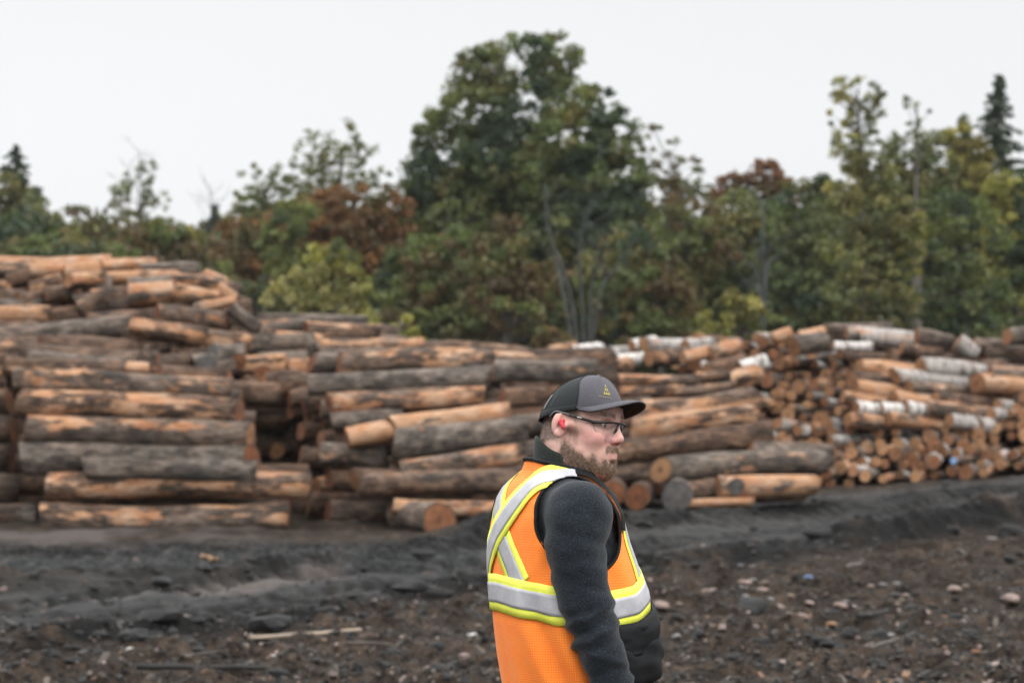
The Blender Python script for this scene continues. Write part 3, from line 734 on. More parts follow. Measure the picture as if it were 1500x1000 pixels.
# the heap of small logs on the right: sawn ends face the camera, bodies run back to the right
FR = random.Random(4)
def heap_bounds(py):
    return np.interp(py, [478, 500, 545, 570, 600, 640, 690, 725], [1040, 900, 1010, 1050, 1100, 1120, 1160, 1190])
TOPX = [(800, 507), (860, 508), (950, 503), (1030, 492), (1130, 487), (1190, 486), (1250, 512), (1300, 520), (1380, 520), (1450, 545), (1560, 545)]
row = 0; py = 706.0
while py > 488:
    dep0 = 35.4 + (711 - py) * 0.0185
    x = heap_bounds(py) + FR.uniform(-8, 8)
    while x < 1540:
        dpt = dep0 + FR.uniform(-0.25, 0.25)
        yb = py - 0.078 * max(0, x - 1200) * max(0, py - 540) / 165 + FR.uniform(-6, 6)
        if yb > np.interp(x, *zip(*TOPX)):
            rad = FR.choice([0.083, 0.092, 0.102, 0.118, 0.14])
            ps = R(FR.gauss(66 if (x < 1250 or yb > 625) else 48, 10)); L = FR.uniform(2.2, 2.7)
            a = P(x, yb, dpt); b = a + L * np.array([math.cos(ps), math.sin(ps), FR.gauss(-0.01, 0.02)])
            lk = FR.choices(['m', 'b', 'p', 'g', 'w', 'q', 'v'], [2.0, 1.4, 2.0, 1.2, 0.9, 1.8, 3.4])[0]
            ok = FR.random() > 0.03 and not (1235 < x < 1420 and 535 < yb < 628)
            blue = None
            if ok: world_log(a, b, rad, rad * FR.uniform(0.85, 1.0), lk, 'F', FR.choice([0.3, 0.6, 0.8, 0.95, 1.0]), blue)
        x += FR.uniform(19.5, 28) * (1.15 if py < 560 else 1.0)
    py -= FR.uniform(13, 15.5); row += 1
world_log(P(1397, 674, 35.0), P(1397, 674, 35.0) + np.array([1.1, 2.1, 0.0]), 0.065, 0.065, 'b', 'F', 0.5, 'blue')
# upper right: logs seen more from the side
F2 = []
yy = 536
while yy < 632:
    x = 1246 + FR.uniform(-16, 12) + (yy - 536) * 0.02
    while x < 1400:
        wl_ = 586 < yy < 612 and x < 1345
        ln = FR.uniform(30, 44) if wl_ else FR.uniform(62, 110)
        F2.append((x, yy + FR.uniform(-3, 3), x + ln, yy + ln * 0.10 + FR.uniform(-3, 3), FR.uniform(19, 26), 37.6 - (yy - 536) * 0.014, ('w' if wl_ and FR.random() < 0.75 else FR.choices(['q', 'p', 'm', 'v', 'b'], [1.8, 0.9, 1.6, 4.5, 0.6])[0])))
        x += ln * 0.9
    yy += 16
for r_ in F2: px_log('F', *r_, psi=24, tone=FR.uniform(0.4, 0.9))
F3 = [(1218, 507, 1276, 507, 15, 38.4, 'w'), (1210, 482, 1306, 479, 16, 39.4, 'g'), (1240, 488, 1300, 490, 18, 39.0, 'v'), (1262, 494, 1345, 500, 28, 38.8, 'v'), (1342, 493, 1388, 502, 26, 38.7, 'g'),
      (1402, 500, 1428, 518, 26, 38.6, 'v'), (1425, 506, 1470, 506, 24, 38.8, 'g'), (1474, 494, 1540, 488, 26, 38.4, 'g'), (1230, 520, 1298, 523, 15, 38.2, 'b'), (1168, 500, 1206, 492, 28, 38.0, 'q'), (1162, 508, 1212, 500, 30, 37.6, 'g'),
      (1130, 496, 1158, 488, 20, 38.2, 'q'), (1450, 548, 1530, 548, 28, 37.6, 'm'), (1430, 560, 1500, 566, 30, 37.4, 'q'), (1380, 526, 1440, 520, 18, 38.6, 'b'), (1320, 510, 1380, 520, 22, 38.5, 'b'), (1400, 540, 1470, 536, 26, 38.3, 'b'), (1300, 530, 1400, 535, 22, 38.6, 'b'),
      (1440, 520, 1530, 524, 26, 38.8, 'd'), (1330, 500, 1430, 512, 24, 39.2, 'd')]
for r_ in F3: px_log('F', *r_, psi=20, tone=FR.uniform(0.3, 0.8))
F4 = [(800, 518, 842, 512, 24, 37.5, 'p'), (836, 518, 878, 514, 26, 37.2, 'w'), (884, 520, 930, 514, 20, 37.4, 'v'), (925, 508, 960, 502, 22, 37.6, 'w'), (944, 504, 1006, 508, 24, 37.2, 'v'), (1004, 507, 1042, 502, 20, 37.4, 'v'),
      (950, 524, 1010, 520, 26, 36.6, 'b'), (1000, 524, 1040, 516, 20, 36.4, 'q'), (905, 530, 950, 524, 20, 36.6, 'w'), (880, 540, 920, 532, 22, 36.2, 'p'), (830, 534, 880, 528, 20, 36.6, 'p'), (1040, 520, 1080, 506, 24, 36.6, 'p'), (1035, 545, 1090, 530, 24, 35.8, 'b'),
      (1085, 540, 1120, 528, 22, 36.0, 'w'), (1060, 560, 1110, 545, 24, 35.6, 'p')]
for r_ in F4: px_log('F', *r_, psi=38, tone=FR.uniform(0.5, 1.0))

# hidden inner logs that fill the heaps behind the visible faces (never counted one by one)
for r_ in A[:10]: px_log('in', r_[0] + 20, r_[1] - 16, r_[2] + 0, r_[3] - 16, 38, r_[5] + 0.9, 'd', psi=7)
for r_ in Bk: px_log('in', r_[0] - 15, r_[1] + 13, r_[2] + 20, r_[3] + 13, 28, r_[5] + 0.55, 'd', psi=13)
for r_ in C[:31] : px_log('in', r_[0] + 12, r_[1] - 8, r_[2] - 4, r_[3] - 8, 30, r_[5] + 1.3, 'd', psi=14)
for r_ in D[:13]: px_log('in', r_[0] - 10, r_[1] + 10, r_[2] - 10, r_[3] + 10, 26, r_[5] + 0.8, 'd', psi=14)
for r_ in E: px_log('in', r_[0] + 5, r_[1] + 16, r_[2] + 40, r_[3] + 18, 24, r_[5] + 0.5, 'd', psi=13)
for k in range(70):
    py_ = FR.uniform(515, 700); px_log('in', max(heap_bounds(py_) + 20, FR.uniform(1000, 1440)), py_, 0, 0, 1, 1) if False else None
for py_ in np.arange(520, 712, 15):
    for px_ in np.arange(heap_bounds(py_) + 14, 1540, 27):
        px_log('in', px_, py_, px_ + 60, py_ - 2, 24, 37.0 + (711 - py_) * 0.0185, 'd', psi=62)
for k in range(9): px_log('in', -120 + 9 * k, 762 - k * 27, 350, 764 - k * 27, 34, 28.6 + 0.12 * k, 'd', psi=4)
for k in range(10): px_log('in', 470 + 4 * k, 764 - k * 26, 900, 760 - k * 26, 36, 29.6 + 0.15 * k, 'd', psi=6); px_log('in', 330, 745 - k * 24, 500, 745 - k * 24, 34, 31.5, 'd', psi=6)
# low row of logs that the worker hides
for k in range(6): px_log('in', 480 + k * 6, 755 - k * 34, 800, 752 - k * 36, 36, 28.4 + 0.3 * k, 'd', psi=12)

def ordinal(n):
    ones = ['', 'first', 'second', 'third', 'fourth', 'fifth', 'sixth', 'seventh', 'eighth', 'ninth', 'tenth', 'eleventh', 'twelfth', 'thirteenth', 'fourteenth', 'fifteenth', 'sixteenth', 'seventeenth', 'eighteenth', 'nineteenth']
    if n < 20: return ones[n]
    tens = {2: 'twent', 3: 'thirt', 4: 'fort', 5: 'fift'}[n // 10]
    return tens + 'ieth' if n % 10 == 0 else tens + 'y ' + ones[n % 10]

def put_logs():
    fl = [l for l in LOGS if l['stack'] == 'F']
    n_single = 296 - sum(1 for l in LOGS if l['stack'] in 'ABCDE')
    # nearest and largest first
    for l in fl: l['key'] = -l['ra'] * 8 + l['a'][1] * 0.15 - (2 if l['look'] == 'w' else 0) - (2 if l['endm'] else 0) + (0.6 if l['a'][0] < 3.0 else 0)
    fl.sort(key=lambda l: l['key'])
    single = [l for l in LOGS if l['stack'] in 'ABCDE'] + fl[:max(0, n_single)]
    rest = fl[max(0, n_single):] + [l for l in LOGS if l['stack'] == 'in']
    where = {'A': 'low stack by the mud', 'B': 'tall stack at the left edge', 'C': 'middle stack',
             'D': 'stack beyond the worker', 'E': 'flat top of middle stack', 'F': 'heap of small logs'}
    for st in 'ABCDE':
        for lk in LOOK:
            g = [l for l in single if l['stack'] == st and l['look'] == lk]
            g.sort(key=lambda l: -l['a'][2] - l['b'][2])
            for i, l in enumerate(g):
                wd = LWORD[lk]
                l['label'] = (f"{wd}, {ordinal(i + 1)} such from the top of the {where[st]}" if len(g) > 1 else f"the only {wd} in the {where[st]}")
    g = [l for l in single if l['stack'] == 'F']
    # rows by height, then from the left
    g.sort(key=lambda l: -l['a'][2]); nrow = 12
    per = math.ceil(len(g) / nrow)
    for k in range(nrow):
        rowl = sorted(g[k * per:(k + 1) * per], key=lambda l: l['a'][0] / l['a'][1])
        for i, l in enumerate(rowl):
            l['label'] = f"{LWORD[l['look']].replace('log', 'small log')}, {ordinal(i + 1)} from the left, {ordinal(k + 1)} tier down of right heap"
    for l in single:
        if l['endm'] == 'blue': l['label'] = "small log with a blue painted end low in the right heap"
    for l in single:
        if l['stack'] == 'C' and abs(l['a'][1] - 25.2) < 0.2 and l['look'] == 'g': l['label'] = "log lying end-on with a red sawn face beside the muddy track"
    VV = []; FF = []; FM = []; LPs = []; RRs = []; LK = []; off = 0
    for i, l in enumerate(single + rest):
        a, b = l['a'], l['b']; L = np.linalg.norm(b - a); rg = random.Random(i * 7 + 1)
        tone = l['tone'] if l['tone'] is not None else rg.choice([0.0, 0.05, 0.15, 0.3, 0.5])
        pe, gr, bi = LOOK[l['look']]
        pe = min(1, max(0, pe + rg.uniform(-0.1, 0.1))); gr = min(1, max(0, gr + rg.uniform(-0.2, 0.2)))
        hid = i >= len(single)
        V, F, fm, lp, rr = log_geo(L, l['ra'], l['rb'], l['look'], i + 1, tone, 6 if hid else max(8, min(22, int(L * 5))), 12 if hid else 20)
        lk = np.tile([pe, gr, bi, tone], (len(V), 1))
        M = frame_from(a, b); c = (a + b) / 2
        if hid:
            VV.append(V @ M.T + c); FF += [tuple(x + off for x in q) for q in F]; FM.append(fm); LPs.append(lp); RRs.append(rr); LK.append(lk); off += len(V)
            continue
        em = M_GREYEND if l['endm'] == 'grey' else M_BLUEEND if l['endm'] == 'blue' else M_END
        fm2 = fm.copy(); ns_ = 20; nside = int((fm == 0).sum()); fm2[nside:nside + 3 * ns_] = 2     # the sawn face turned to the camera is a part
        def piece(nm, sel, mats, fmx, sm, par):
            ff = [F[k] for k in np.nonzero(sel)[0]]; ids = np.unique(np.concatenate([np.array(q) for q in ff])); rm = -np.ones(len(V), int); rm[ids] = np.arange(len(ids))
            me = mesh_np(nm, V[ids], [tuple(int(rm[k]) for k in q) for q in ff], mats, smooth=sm, fmat=fmx)
            attr(me, "lp", 'FLOAT_VECTOR', lp[ids]); attr(me, "lk", 'FLOAT_COLOR', lk[ids]); attr(me, "rr", 'FLOAT', rr[ids])
            return obj(nm, me, par)
        s0 = fm2 < 2
        o = piece("log", s0, [M_BARK, M_END], fm[s0], fm[s0] == 0, None)
        piece("sawn_end", fm2 == 2, [em], None, False, o)
        o.matrix_world = Matrix([[*M[0], c[0]], [*M[1], c[1]], [*M[2], c[2]], [0, 0, 0, 1]])
        tag(o, l['label'], "log", {'F': "small logs heaped on the right"}.get(l['stack'], "saw logs stacked along the yard"))
    fm = np.concatenate(FM)
    me = mesh_np("log_pile_interior", np.concatenate(VV), FF, [M_BARK, M_END], smooth=(fm == 0), fmat=fm)
    attr(me, "lp", 'FLOAT_VECTOR', np.concatenate(LPs)); attr(me, "lk", 'FLOAT_COLOR', np.concatenate(LK)); attr(me, "rr", 'FLOAT', np.concatenate(RRs))
    o = obj("log_pile_interior", me); tag(o, "mass of logs deeper inside the stacks, behind the front ones", "log pile", kind="stuff")
    print("LOGS single", len(single), "rest", len(rest))
put_logs()
# ================================================================== TREES
def leaf_mat():
    t = NT("foliage"); c = t.attr("tint").outputs[0]
    d = t.n("BsdfDiffuse", Color=c, Roughness=0.5)
    tr = t.n("BsdfTranslucent", Color=t.mix(1.0, c, (1.0, 1.05, 0.7), 'MULTIPLY'))
    gl = t.n("BsdfGlossy", Color=(0.5, 0.5, 0.5), Roughness=0.5)
    m = t.n("MixShader", _0=0.28, _1=d.outputs[0], _2=tr.outputs[0])
    m2 = t.n("MixShader", _0=0.04, _1=m.outputs[0], _2=gl.outputs[0])
    t.t.links.new(m2.outputs[0], t.out.inputs[0]); return t.m
M_LEAF = leaf_mat()
def bark_mat(name, a, b):
    t = NT(name); tc = t.n("TexCoord").outputs[3]
    n = t.noise(t.vmul(tc, (9, 9, 2.2)), 1.0, 4, 0.65)
    return t.done(Base_Color=t.mix(t.rng(n, 0.3, 0.68), a, b), Roughness=0.95, Normal=t.bump(n, 0.6, 0.03))
M_TRUNK = bark_mat("tree bark", (0.045, 0.038, 0.032), (0.13, 0.115, 0.10))
M_PALE = bark_mat("pale tree bark", (0.024, 0.026, 0.025), (0.060, 0.062, 0.059))

PAL = {
 'dk': [(0.0331, 0.0503, 0.0268), (0.0474, 0.0676, 0.0329), (0.0642, 0.0826, 0.0351)],
 'gr': [(0.0642, 0.0849, 0.0289), (0.0942, 0.1172, 0.0371), (0.1181, 0.131, 0.0392)],
 'gg': [(0.0762, 0.0941, 0.0392), (0.1061, 0.1195, 0.0495), (0.1301, 0.1368, 0.0515)],
 'gold': [(0.0792, 0.0803, 0.0276), (0.1113, 0.1009, 0.0313), (0.138, 0.1154, 0.035)],
 'yg': [(0.1541, 0.1586, 0.0386), (0.2183, 0.205, 0.0506), (0.2718, 0.2359, 0.069)],
 'lime': [(0.1338, 0.1339, 0.0478), (0.1872, 0.1772, 0.0635), (0.2408, 0.2184, 0.0865)],
 'lime_old': [(0.1755, 0.1792, 0.0598), (0.2611, 0.2462, 0.0828), (0.3253, 0.2925, 0.1104)],
 'or': [(0.118, 0.060, 0.024), (0.155, 0.076, 0.028), (0.120, 0.074, 0.030)],
 'red': [(0.122, 0.0556, 0.0276), (0.1541, 0.068, 0.0313), (0.1113, 0.07, 0.0313)],
 'br': [(0.0762, 0.0538, 0.0247), (0.1061, 0.0711, 0.0309), (0.0882, 0.0756, 0.0329)],
 'ol': [(0.0882, 0.0871, 0.0309), (0.1181, 0.1057, 0.0371), (0.0762, 0.0802, 0.0309)],
 'sp': [(0.0306, 0.0456, 0.0289), (0.0426, 0.0595, 0.0351), (0.0522, 0.0676, 0.0371)],
}

def leaf_cloud(cen, col, rad, per, size, rg, flat=0.75):
    """leaf quads scattered in small balls around clump centres"""
    n = len(cen)
    m = n * per
    d = rg.normal(size=(m, 3)); d /= np.linalg.norm(d, axis=1)[:, None]
    p = np.repeat(cen, per, 0) + d * (np.repeat(rad, per) * rg.random(m) ** 0.45)[:, None] * np.array([1, 1, flat])
    nx = rg.normal(size=(m, 3)); nx[:, 2] *= 0.7; nx /= np.linalg.norm(nx, axis=1)[:, None]
    up = rg.normal(size=(m, 3)); ax = np.cross(nx, up); ax /= np.linalg.norm(ax, axis=1)[:, None] + 1e-9
    ay = np.cross(nx, ax)
    s = (size * rg.uniform(0.6, 1.35, m))[:, None]
    q = np.stack([p - ax * s, p + ay * s * 0.62, p + ax * s, p - ay * s * 0.62], 1)
    c = np.repeat(col, per, 0) * rg.uniform(0.85, 1.55, (m, 1))
    return q.reshape(-1, 3), np.repeat(c, 4, 0)

def crown_obj(V, C, parent, name="crown"):
    F = np.arange(len(V)).reshape(-1, 4)
    me = mesh_np(name, V, F, [M_LEAF], smooth=False)
    attr(me, "tint", 'FLOAT_COLOR', np.concatenate([np.clip(C, 0, 1), np.ones((len(C), 1))], 1))
    return obj(name, me, parent)

def tree(name, words, cat, D, base_px, lobes, pals, dens=1.0, leaf=0.15, group="trees at the edge of the yard", trunk=True, pale=False, gap=0.0, seed=0, twigs=0, clump=0.5, lean=0, per=26):
    """lobes: (cx, cy, rx, ry) in photo pixels at distance D; pals: palette keys (weights by repetition)"""
    rg = np.random.default_rng(seed + 100)
    clump *= 0.74; leaf *= 0.84
    s = D / FPX
    bx = (base_px - 750) * s
    base = np.array([bx, D, -0.05 + float(base_h(np.array([bx]), np.array([D]))[0])])
    root = empty(name, base); tag(root, words, cat, group)
    CC = []; KK = []; RR = []
    tot = 0
    for (cx, cy, rx, ry) in lobes:
        c = P(cx, cy, D) - base; a = rx * s; b = ry * s
        dep = min(max(a * 0.95, 0.6), 4.2)
        n = max(6, int(dens * 2.1 * (a * b * 3.14) / (clump ** 2 * 3.14) * 1.5))
        d = rg.normal(size=(n, 3)); d /= np.linalg.norm(d, axis=1)[:, None]
        d[:, 1] = np.where(rg.random(n) < 0.6, -np.abs(d[:, 1]), d[:, 1])
        r = rg.random(n) ** 0.33
        r = 0.35 + 0.65 * r
        p = c + d * r[:, None] * np.array([a, dep, b])
        if gap:
            k = vnoise3(p + seed, 0.6, seed) * 0.75 + 0.25 * rg.random(len(p)) > gap
            p = p[k]
        if len(p) == 0: continue
        # neighbouring clumps share a tint: light and dark sprays
        pi = (vnoise3(p, 1.5, seed + 5) * 1.15 - 0.05 + rg.normal(0, 0.12, len(p)))
        keyi = np.clip((vnoise3(p, 1.4, seed + 9) * 1.6 - 0.3 + rg.normal(0, .1, len(p))) * len(pals), 0, len(pals) - 1).astype(int)
        pal = np.array([PAL[k] for k in pals])
        col = pal[keyi, np.clip(pi * 3, 0, 2).astype(int)] * rg.uniform(0.85, 1.15, (len(p), 1))
        CC.append(p); KK.append(col); RR.append(rg.uniform(0.55, 1.15, len(p)) * clump)
    cen = np.concatenate(CC); col = np.concatenate(KK); rad = np.concatenate(RR)
    V, C = leaf_cloud(cen, col, rad, int(per * 1.6), leaf * 0.78, rg)
    parts = []
    top = np.percentile(cen[:, 2], 92)
    if trunk:
        tx = np.average([l[0] for l in lobes], weights=[l[2] * l[3] for l in lobes])
        mid = P(tx, 400, D) - base
        n = 8
        tt = np.linspace(0, 1, n)
        pts = np.stack([mid[0] * tt ** 1.5 + rg.normal(0, 0.08, n) * tt, rg.normal(0, 0.08, n) * tt, tt * top], -1)
        r0 = (0.018 * top + 0.03) * (0.45 if twigs else 1.0)
        parts.append(tube(pts, r0 * (1 - 0.82 * tt) + 0.012, 9))
        order = rg.permutation(len(cen))[:int(14 + 0.10 * len(cen)) if not twigs else int(twigs)]
        for i in order:
            e = cen[i]; h = max(0.18 * top, e[2] - np.hypot(e[0] - mid[0], e[1]) * rg.uniform(0.5, 0.9))
            k = min(h / top, 0.97)
            st = np.array([np.interp(k, tt, pts[:, 0]), np.interp(k, tt, pts[:, 1]), k * top])
            q = catmull([st, (st + e) / 2 + np.array([0, 0, -0.06 * np.linalg.norm(e - st)]), e + (e - st) * 0.05], 6)
            rr0 = max(0.014, r0 * (1 - 0.82 * k) * 0.36)
            parts.append(tube(q, np.linspace(rr0, 0.008, 6), 5))
        Vt, Ft = join(parts)
        obj("trunk", mesh_np("trunk", Vt, Ft, [M_PALE if pale else M_TRUNK]), root)
    crown_obj(V, C, root)
    return root, len(V) // 4

def spruce(words, D, px, top_py, base_py, halfw, seed, group="spruces in the tree line"):
    rg = np.random.default_rng(seed + 900)
    s = D / FPX; bx = (px - 750) * s
    base = np.array([bx, D, 0.0]); root = empty("spruce_tree", base); tag(root, words, "spruce", group)
    H = P(px, top_py, D)[2]
    zb = P(px, base_py, D)[2]
    pts = np.stack([np.zeros(8), np.zeros(8), np.linspace(0, H, 8)], -1)
    parts = [tube(pts, np.linspace(0.16, 0.015, 8), 8)]
    VV = []; CC = []
    z = zb
    W = halfw * s
    while z < H - 0.1:
        f = (H - z) / (H - zb); nb = rg.integers(4, 8)
        for k in range(nb):
            a = rg.uniform(0, 6.28); L = (W * 1.45 * f ** 0.9 + 0.04) * rg.uniform(0.5, 1.25)
            e = np.array([np.cos(a) * L, np.sin(a) * L, z - L * 0.22])
            st = np.array([0, 0, z + rg.normal(0, 0.13)]); e[2] += rg.normal(0, 0.16)
            parts.append(tube(np.linspace(st, e, 4), np.linspace(0.02, 0.006, 4), 4))
            m = max(3, int(L * 7)); t = np.linspace(0.15, 1.0, m)[:, None]
            cen = st + (e - st) * t
            v, c = leaf_cloud(cen, np.array(PAL['sp'])[rg.integers(0, 3, m)], np.full(m, 0.10 + 0.09 * f), 12, 0.085, rg, 0.6)
            VV.append(v); CC.append(c)
        z += 0.26 * rg.uniform(0.7, 1.3) * (0.6 + 0.6 * f)
    Vt, Ft = join(parts); obj("trunk", mesh_np("trunk", Vt, Ft, [M_TRUNK]), root)
    crown_obj(np.concatenate(VV), np.concatenate(CC), root)

def bare_tree(words, D, px, base_py, stems, seed, r0=0.10, pale=True, twig=4, group="leafless trunks in front of the tree line", name="bare_tree"):
    """stems: list of photo polylines from the base upward"""
    rg = np.random.default_rng(seed + 300)
    base = np.array([(px - 750) * D / FPX, D, 0.0]); root = empty(name, base); tag(root, words, "bare tree", group)
    for st in stems:
        q = catmull([np.array([0, rg.normal(0, .1), 0.0])] + [P(a, b, D) - base + np.array([0, rg.normal(0, .25), 0]) for a, b in st], 12)
        rr = r0 * rg.uniform(0.75, 1.1)
        parts = [tube(q, np.linspace(rr, rr * 0.25, 12), 7)]
        for _ in range(twig):
            i = rg.integers(5, 12); L = rg.uniform(0.5, 1.6)
            d = np.array([rg.normal(0, 0.7), rg.normal(0, 0.4), rg.uniform(0.5, 1.1)]); d /= np.linalg.norm(d)
            e = q[i] + d * L
            tw = catmull([q[i], (q[i] + e) / 2 + rg.normal(0, 0.08, 3), e], 5)
            parts.append(tube(tw, np.linspace(rr * 0.28, 0.007, 5), 4))
            for _ in range(2):
                e2 = tw[3] + (d + rg.normal(0, 0.5, 3)) * L * 0.4
                parts.append(tube(np.linspace(tw[3], e2, 3), np.linspace(rr * 0.14, 0.005, 3), 4))
        Vt, Ft = join(parts)
        obj("trunk", mesh_np("trunk", Vt, Ft, [M_PALE if pale else M_TRUNK]), root)

T = tree
NLEAF = 0
def TT(*a, **k):
    global NLEAF
    k.setdefault('seed', int(NLEAF % 9973) + 3)
    r, n = tree(*a, **k); NLEAF += n
B = "broadleaf_tree"
# far left, distant
TT(B, "bushy green tree under the small spruce at the left frame edge", "tree", 95, 20, [(15, 290, 34, 38), (40, 330, 48, 45), (-10, 330, 40, 60), (70, 340, 30, 32)], ['gr', 'gg', 'ol'], 0.9, 0.17)
TT(B, "low olive tree between the spruce tree and the airy round tree", "tree", 100, 110, [(108, 335, 34, 34), (140, 345, 34, 28), (100, 365, 50, 25)], ['ol', 'gg', 'br'], 0.8, 0.17)
TT(B, "airy round tree with sky holes standing above the tall log stack", "tree", 92, 200, [(200, 285, 34, 36), (178, 310, 28, 28), (228, 315, 24, 40), (200, 345, 60, 32), (215, 255, 14, 18)], ['gg', 'gr', 'ol'], 0.75, 0.11, gap=0.30, clump=0.36, per=15)
TT(B, "low bright green tree right of the airy round tree", "tree", 90, 255, [(240, 350, 50, 28), (275, 362, 36, 26), (215, 365, 50, 22)], ['gr', 'yg', 'gr'], 0.9, 0.16)
TT(B, "low grey green tree in the dip of the tree line", "tree", 105, 300, [(300, 352, 30, 26), (320, 340, 16, 26), (290, 375, 50, 22)], ['gg', 'ol', 'br'], 0.8, 0.17)
TT(B, "small dark bush in front of the far left trees", "tree", 85, 140, [(60, 370, 70, 24), (150, 372, 60, 20)], ['gr', 'ol', 'dk'], 0.9, 0.16)
bare_tree("faint leafless twigs rising over the airy round tree", 98, 195, 400, [[(190, 330), (187, 240)], [(200, 320), (204, 225)]], 5, 0.05, True, 8)
bare_tree("faint leafless twigs over the dip in the tree line", 104, 312, 400, [[(310, 340), (308, 285)], [(316, 340), (318, 300)]], 6, 0.05, True, 6)
# left of the big tree
TT(B, "airy grey green tree sloping up toward the taller leafy tree", "tree", 82, 385, [(390, 268, 42, 32), (360, 300, 30, 34), (420, 285, 40, 34), (345, 325, 24, 26), (390, 330, 60, 40)], ['gg', 'ol', 'gr'], 0.75, 0.11, gap=0.28, clump=0.36, per=15)
TT(B, "tall airy tree full of sky holes above the orange tree", "tree", 84, 495, [(500, 205, 28, 30), (465, 220, 34, 34), (525, 235, 32, 30), (500, 250, 60, 34), (450, 255, 30, 30), (555, 270, 28, 26), (500, 300, 70, 40)], ['gg', 'ol', 'gr'], 0.75, 0.11, gap=0.30, clump=0.36, per=15)
TT(B, "orange brown tree glowing below the tall airy tree", "tree", 76, 510, [(480, 315, 50, 40), (530, 305, 50, 34), (570, 315, 40, 38), (540, 350, 60, 46), (500, 370, 50, 50), (470, 350, 40, 44), (545, 395, 50, 40)], ['or', 'or', 'br'], 1.15, 0.16)
TT(B, "rust coloured bush left of the dark green round tree", "tree", 74, 355, [(370, 370, 46, 46), (345, 400, 40, 44), (395, 340, 30, 26), (350, 345, 36, 30), (395, 400, 36, 40)], ['or', 'br', 'or'], 1.0, 0.16)
TT(B, "dark green round tree in front of the orange tree", "tree", 70, 425, [(430, 330, 40, 36), (415, 370, 34, 50), (440, 395, 40, 50)], ['dk', 'gr', 'gr'], 1.0, 0.15)
TT(B, "green bush at the right end of the tall stack", "tree", 66, 360, [(360, 430, 34, 24), (330, 415, 30, 30), (385, 440, 30, 30)], ['gr', 'ol', 'dk'], 1.0, 0.14)
TT("young_tree", "yellow green young tree standing behind the flat log stack", "tree", 52, 482, [(490, 365, 18, 28), (465, 385, 30, 26), (510, 385, 26, 28), (440, 420, 38, 30), (480, 420, 50, 34), (515, 425, 28, 36), (415, 440, 30, 26), (470, 458, 66, 26), (530, 460, 20, 24)], ['lime', 'yg', 'gg'], 0.70, 0.10, clump=0.34, gap=0.16)
TT("shrub", "small pale leafed shrub right of the yellow green young tree", "shrub", 46, 598, [(592, 482, 18, 18), (610, 494, 22, 16), (580, 498, 24, 14), (545, 472, 12, 16)], ['lime', 'yg'], 0.6, 0.09, clump=0.22, trunk=True)
TT(B, "dark tree filling the gap right of the orange tree", "tree", 73, 570, [(575, 430, 36, 40), (600, 390, 34, 46), (570, 450, 46, 50), (600, 420, 40, 60)], ['dk', 'gr', 'br'], 1.0, 0.16)
TT(B, "brownish green tree low under the left side of the big tree", "tree", 68, 640, [(640, 400, 56, 60), (620, 450, 60, 50), (680, 440, 50, 60), (660, 370, 50, 40)], ['ol', 'gr', 'br', 'gr'], 1.0, 0.15)
TT(B, "brown leafed tree low in the middle of the tree line", "tree", 66, 735, [(740, 360, 44, 40), (720, 400, 60, 50), (770, 410, 40, 60), (740, 450, 80, 44), (700, 470, 60, 36)], ['br', 'ol', 'gr', 'ol'], 1.0, 0.15)
TT("maple_tree", "tallest tree, dark green and wide, its top nearly reaching the frame edge", "tree", 78, 740, [(612, 255, 30, 40), (760, 100, 70, 48), (700, 105, 32, 40), (815, 95, 36, 46), (690, 160, 60, 50), (760, 165, 90, 60), (640, 200, 34, 40), (650, 260, 64, 44), (730, 240, 100, 70), (620, 300, 36, 34), (680, 320, 90, 60), (790, 300, 90, 90), (830, 150, 36, 44), (760, 380, 110, 70)], ['dk', 'gr', 'ol', 'gr'], 1.5, 0.15, gap=0.20, clump=0.5, per=22)
TT("maple_tree", "golden tinged round tree leaning on the right of the tallest tree", "tree", 74, 880, [(865, 165, 44, 40), (895, 200, 42, 50), (840, 210, 60, 50), (915, 260, 36, 56), (870, 270, 80, 60), (900, 330, 60, 60), (830, 330, 70, 60), (800, 260, 46, 50), (870, 390, 90, 60)], ['gr', 'gold', 'gr', 'dk'], 1.0, 0.16, clump=0.5)
TT(B, "shaded tree low behind the pale many stemmed trunks", "tree", 70, 930, [(860, 430, 90, 60), (930, 400, 50, 70), (960, 450, 60, 60), (830, 470, 60, 40), (900, 480, 90, 40)], ['dk', 'ol', 'gr', 'br'], 1.0, 0.16)
bare_tree("pale grey trunk clump fanning out below the golden tree", 62, 862, 520, [[(836, 440), (806, 350), (798, 270)], [(852, 430), (850, 350), (868, 290)], [(866, 440), (880, 380), (898, 300)], [(872, 460), (895, 400), (935, 345)], [(826, 440), (812, 380), (770, 330)]], 1, 0.075, True, 4)
TT(B, "thin grey tree with bare open top right of the golden tree", "tree", 80, 965, [(958, 205, 26, 26), (975, 240, 30, 40), (1005, 255, 28, 30), (975, 300, 36, 40), (1015, 300, 34, 36), (1000, 290, 40, 24)], ['ol', 'gg', 'br'], 0.55, 0.09, gap=0.38, clump=0.28, twigs=110)
TT(B, "brown olive tree between the thin grey tree and the red top", "tree", 72, 1010, [(1005, 330, 44, 44), (1000, 390, 50, 60), (1045, 360, 40, 60), (980, 440, 50, 60)], ['ol', 'br', 'gr'], 1.0, 0.15)
TT("maple_tree", "round tree with a red brown top above green lower leaves", "tree", 84, 1105, [(1110, 262, 44, 26), (1080, 275, 30, 22), (1135, 275, 24, 24), (1150, 290, 26, 22), (1060, 290, 26, 24)], ['or', 'red', 'or', 'br'], 1.15, 0.16)
TT(B, "green tree directly under the red brown top", "tree", 76, 1090, [(1080, 320, 46, 40), (1110, 330, 50, 50), (1060, 380, 50, 60), (1100, 420, 60, 60), (1050, 450, 60, 50)], ['gr', 'dk', 'gg', 'gold'], 1.0, 0.15)
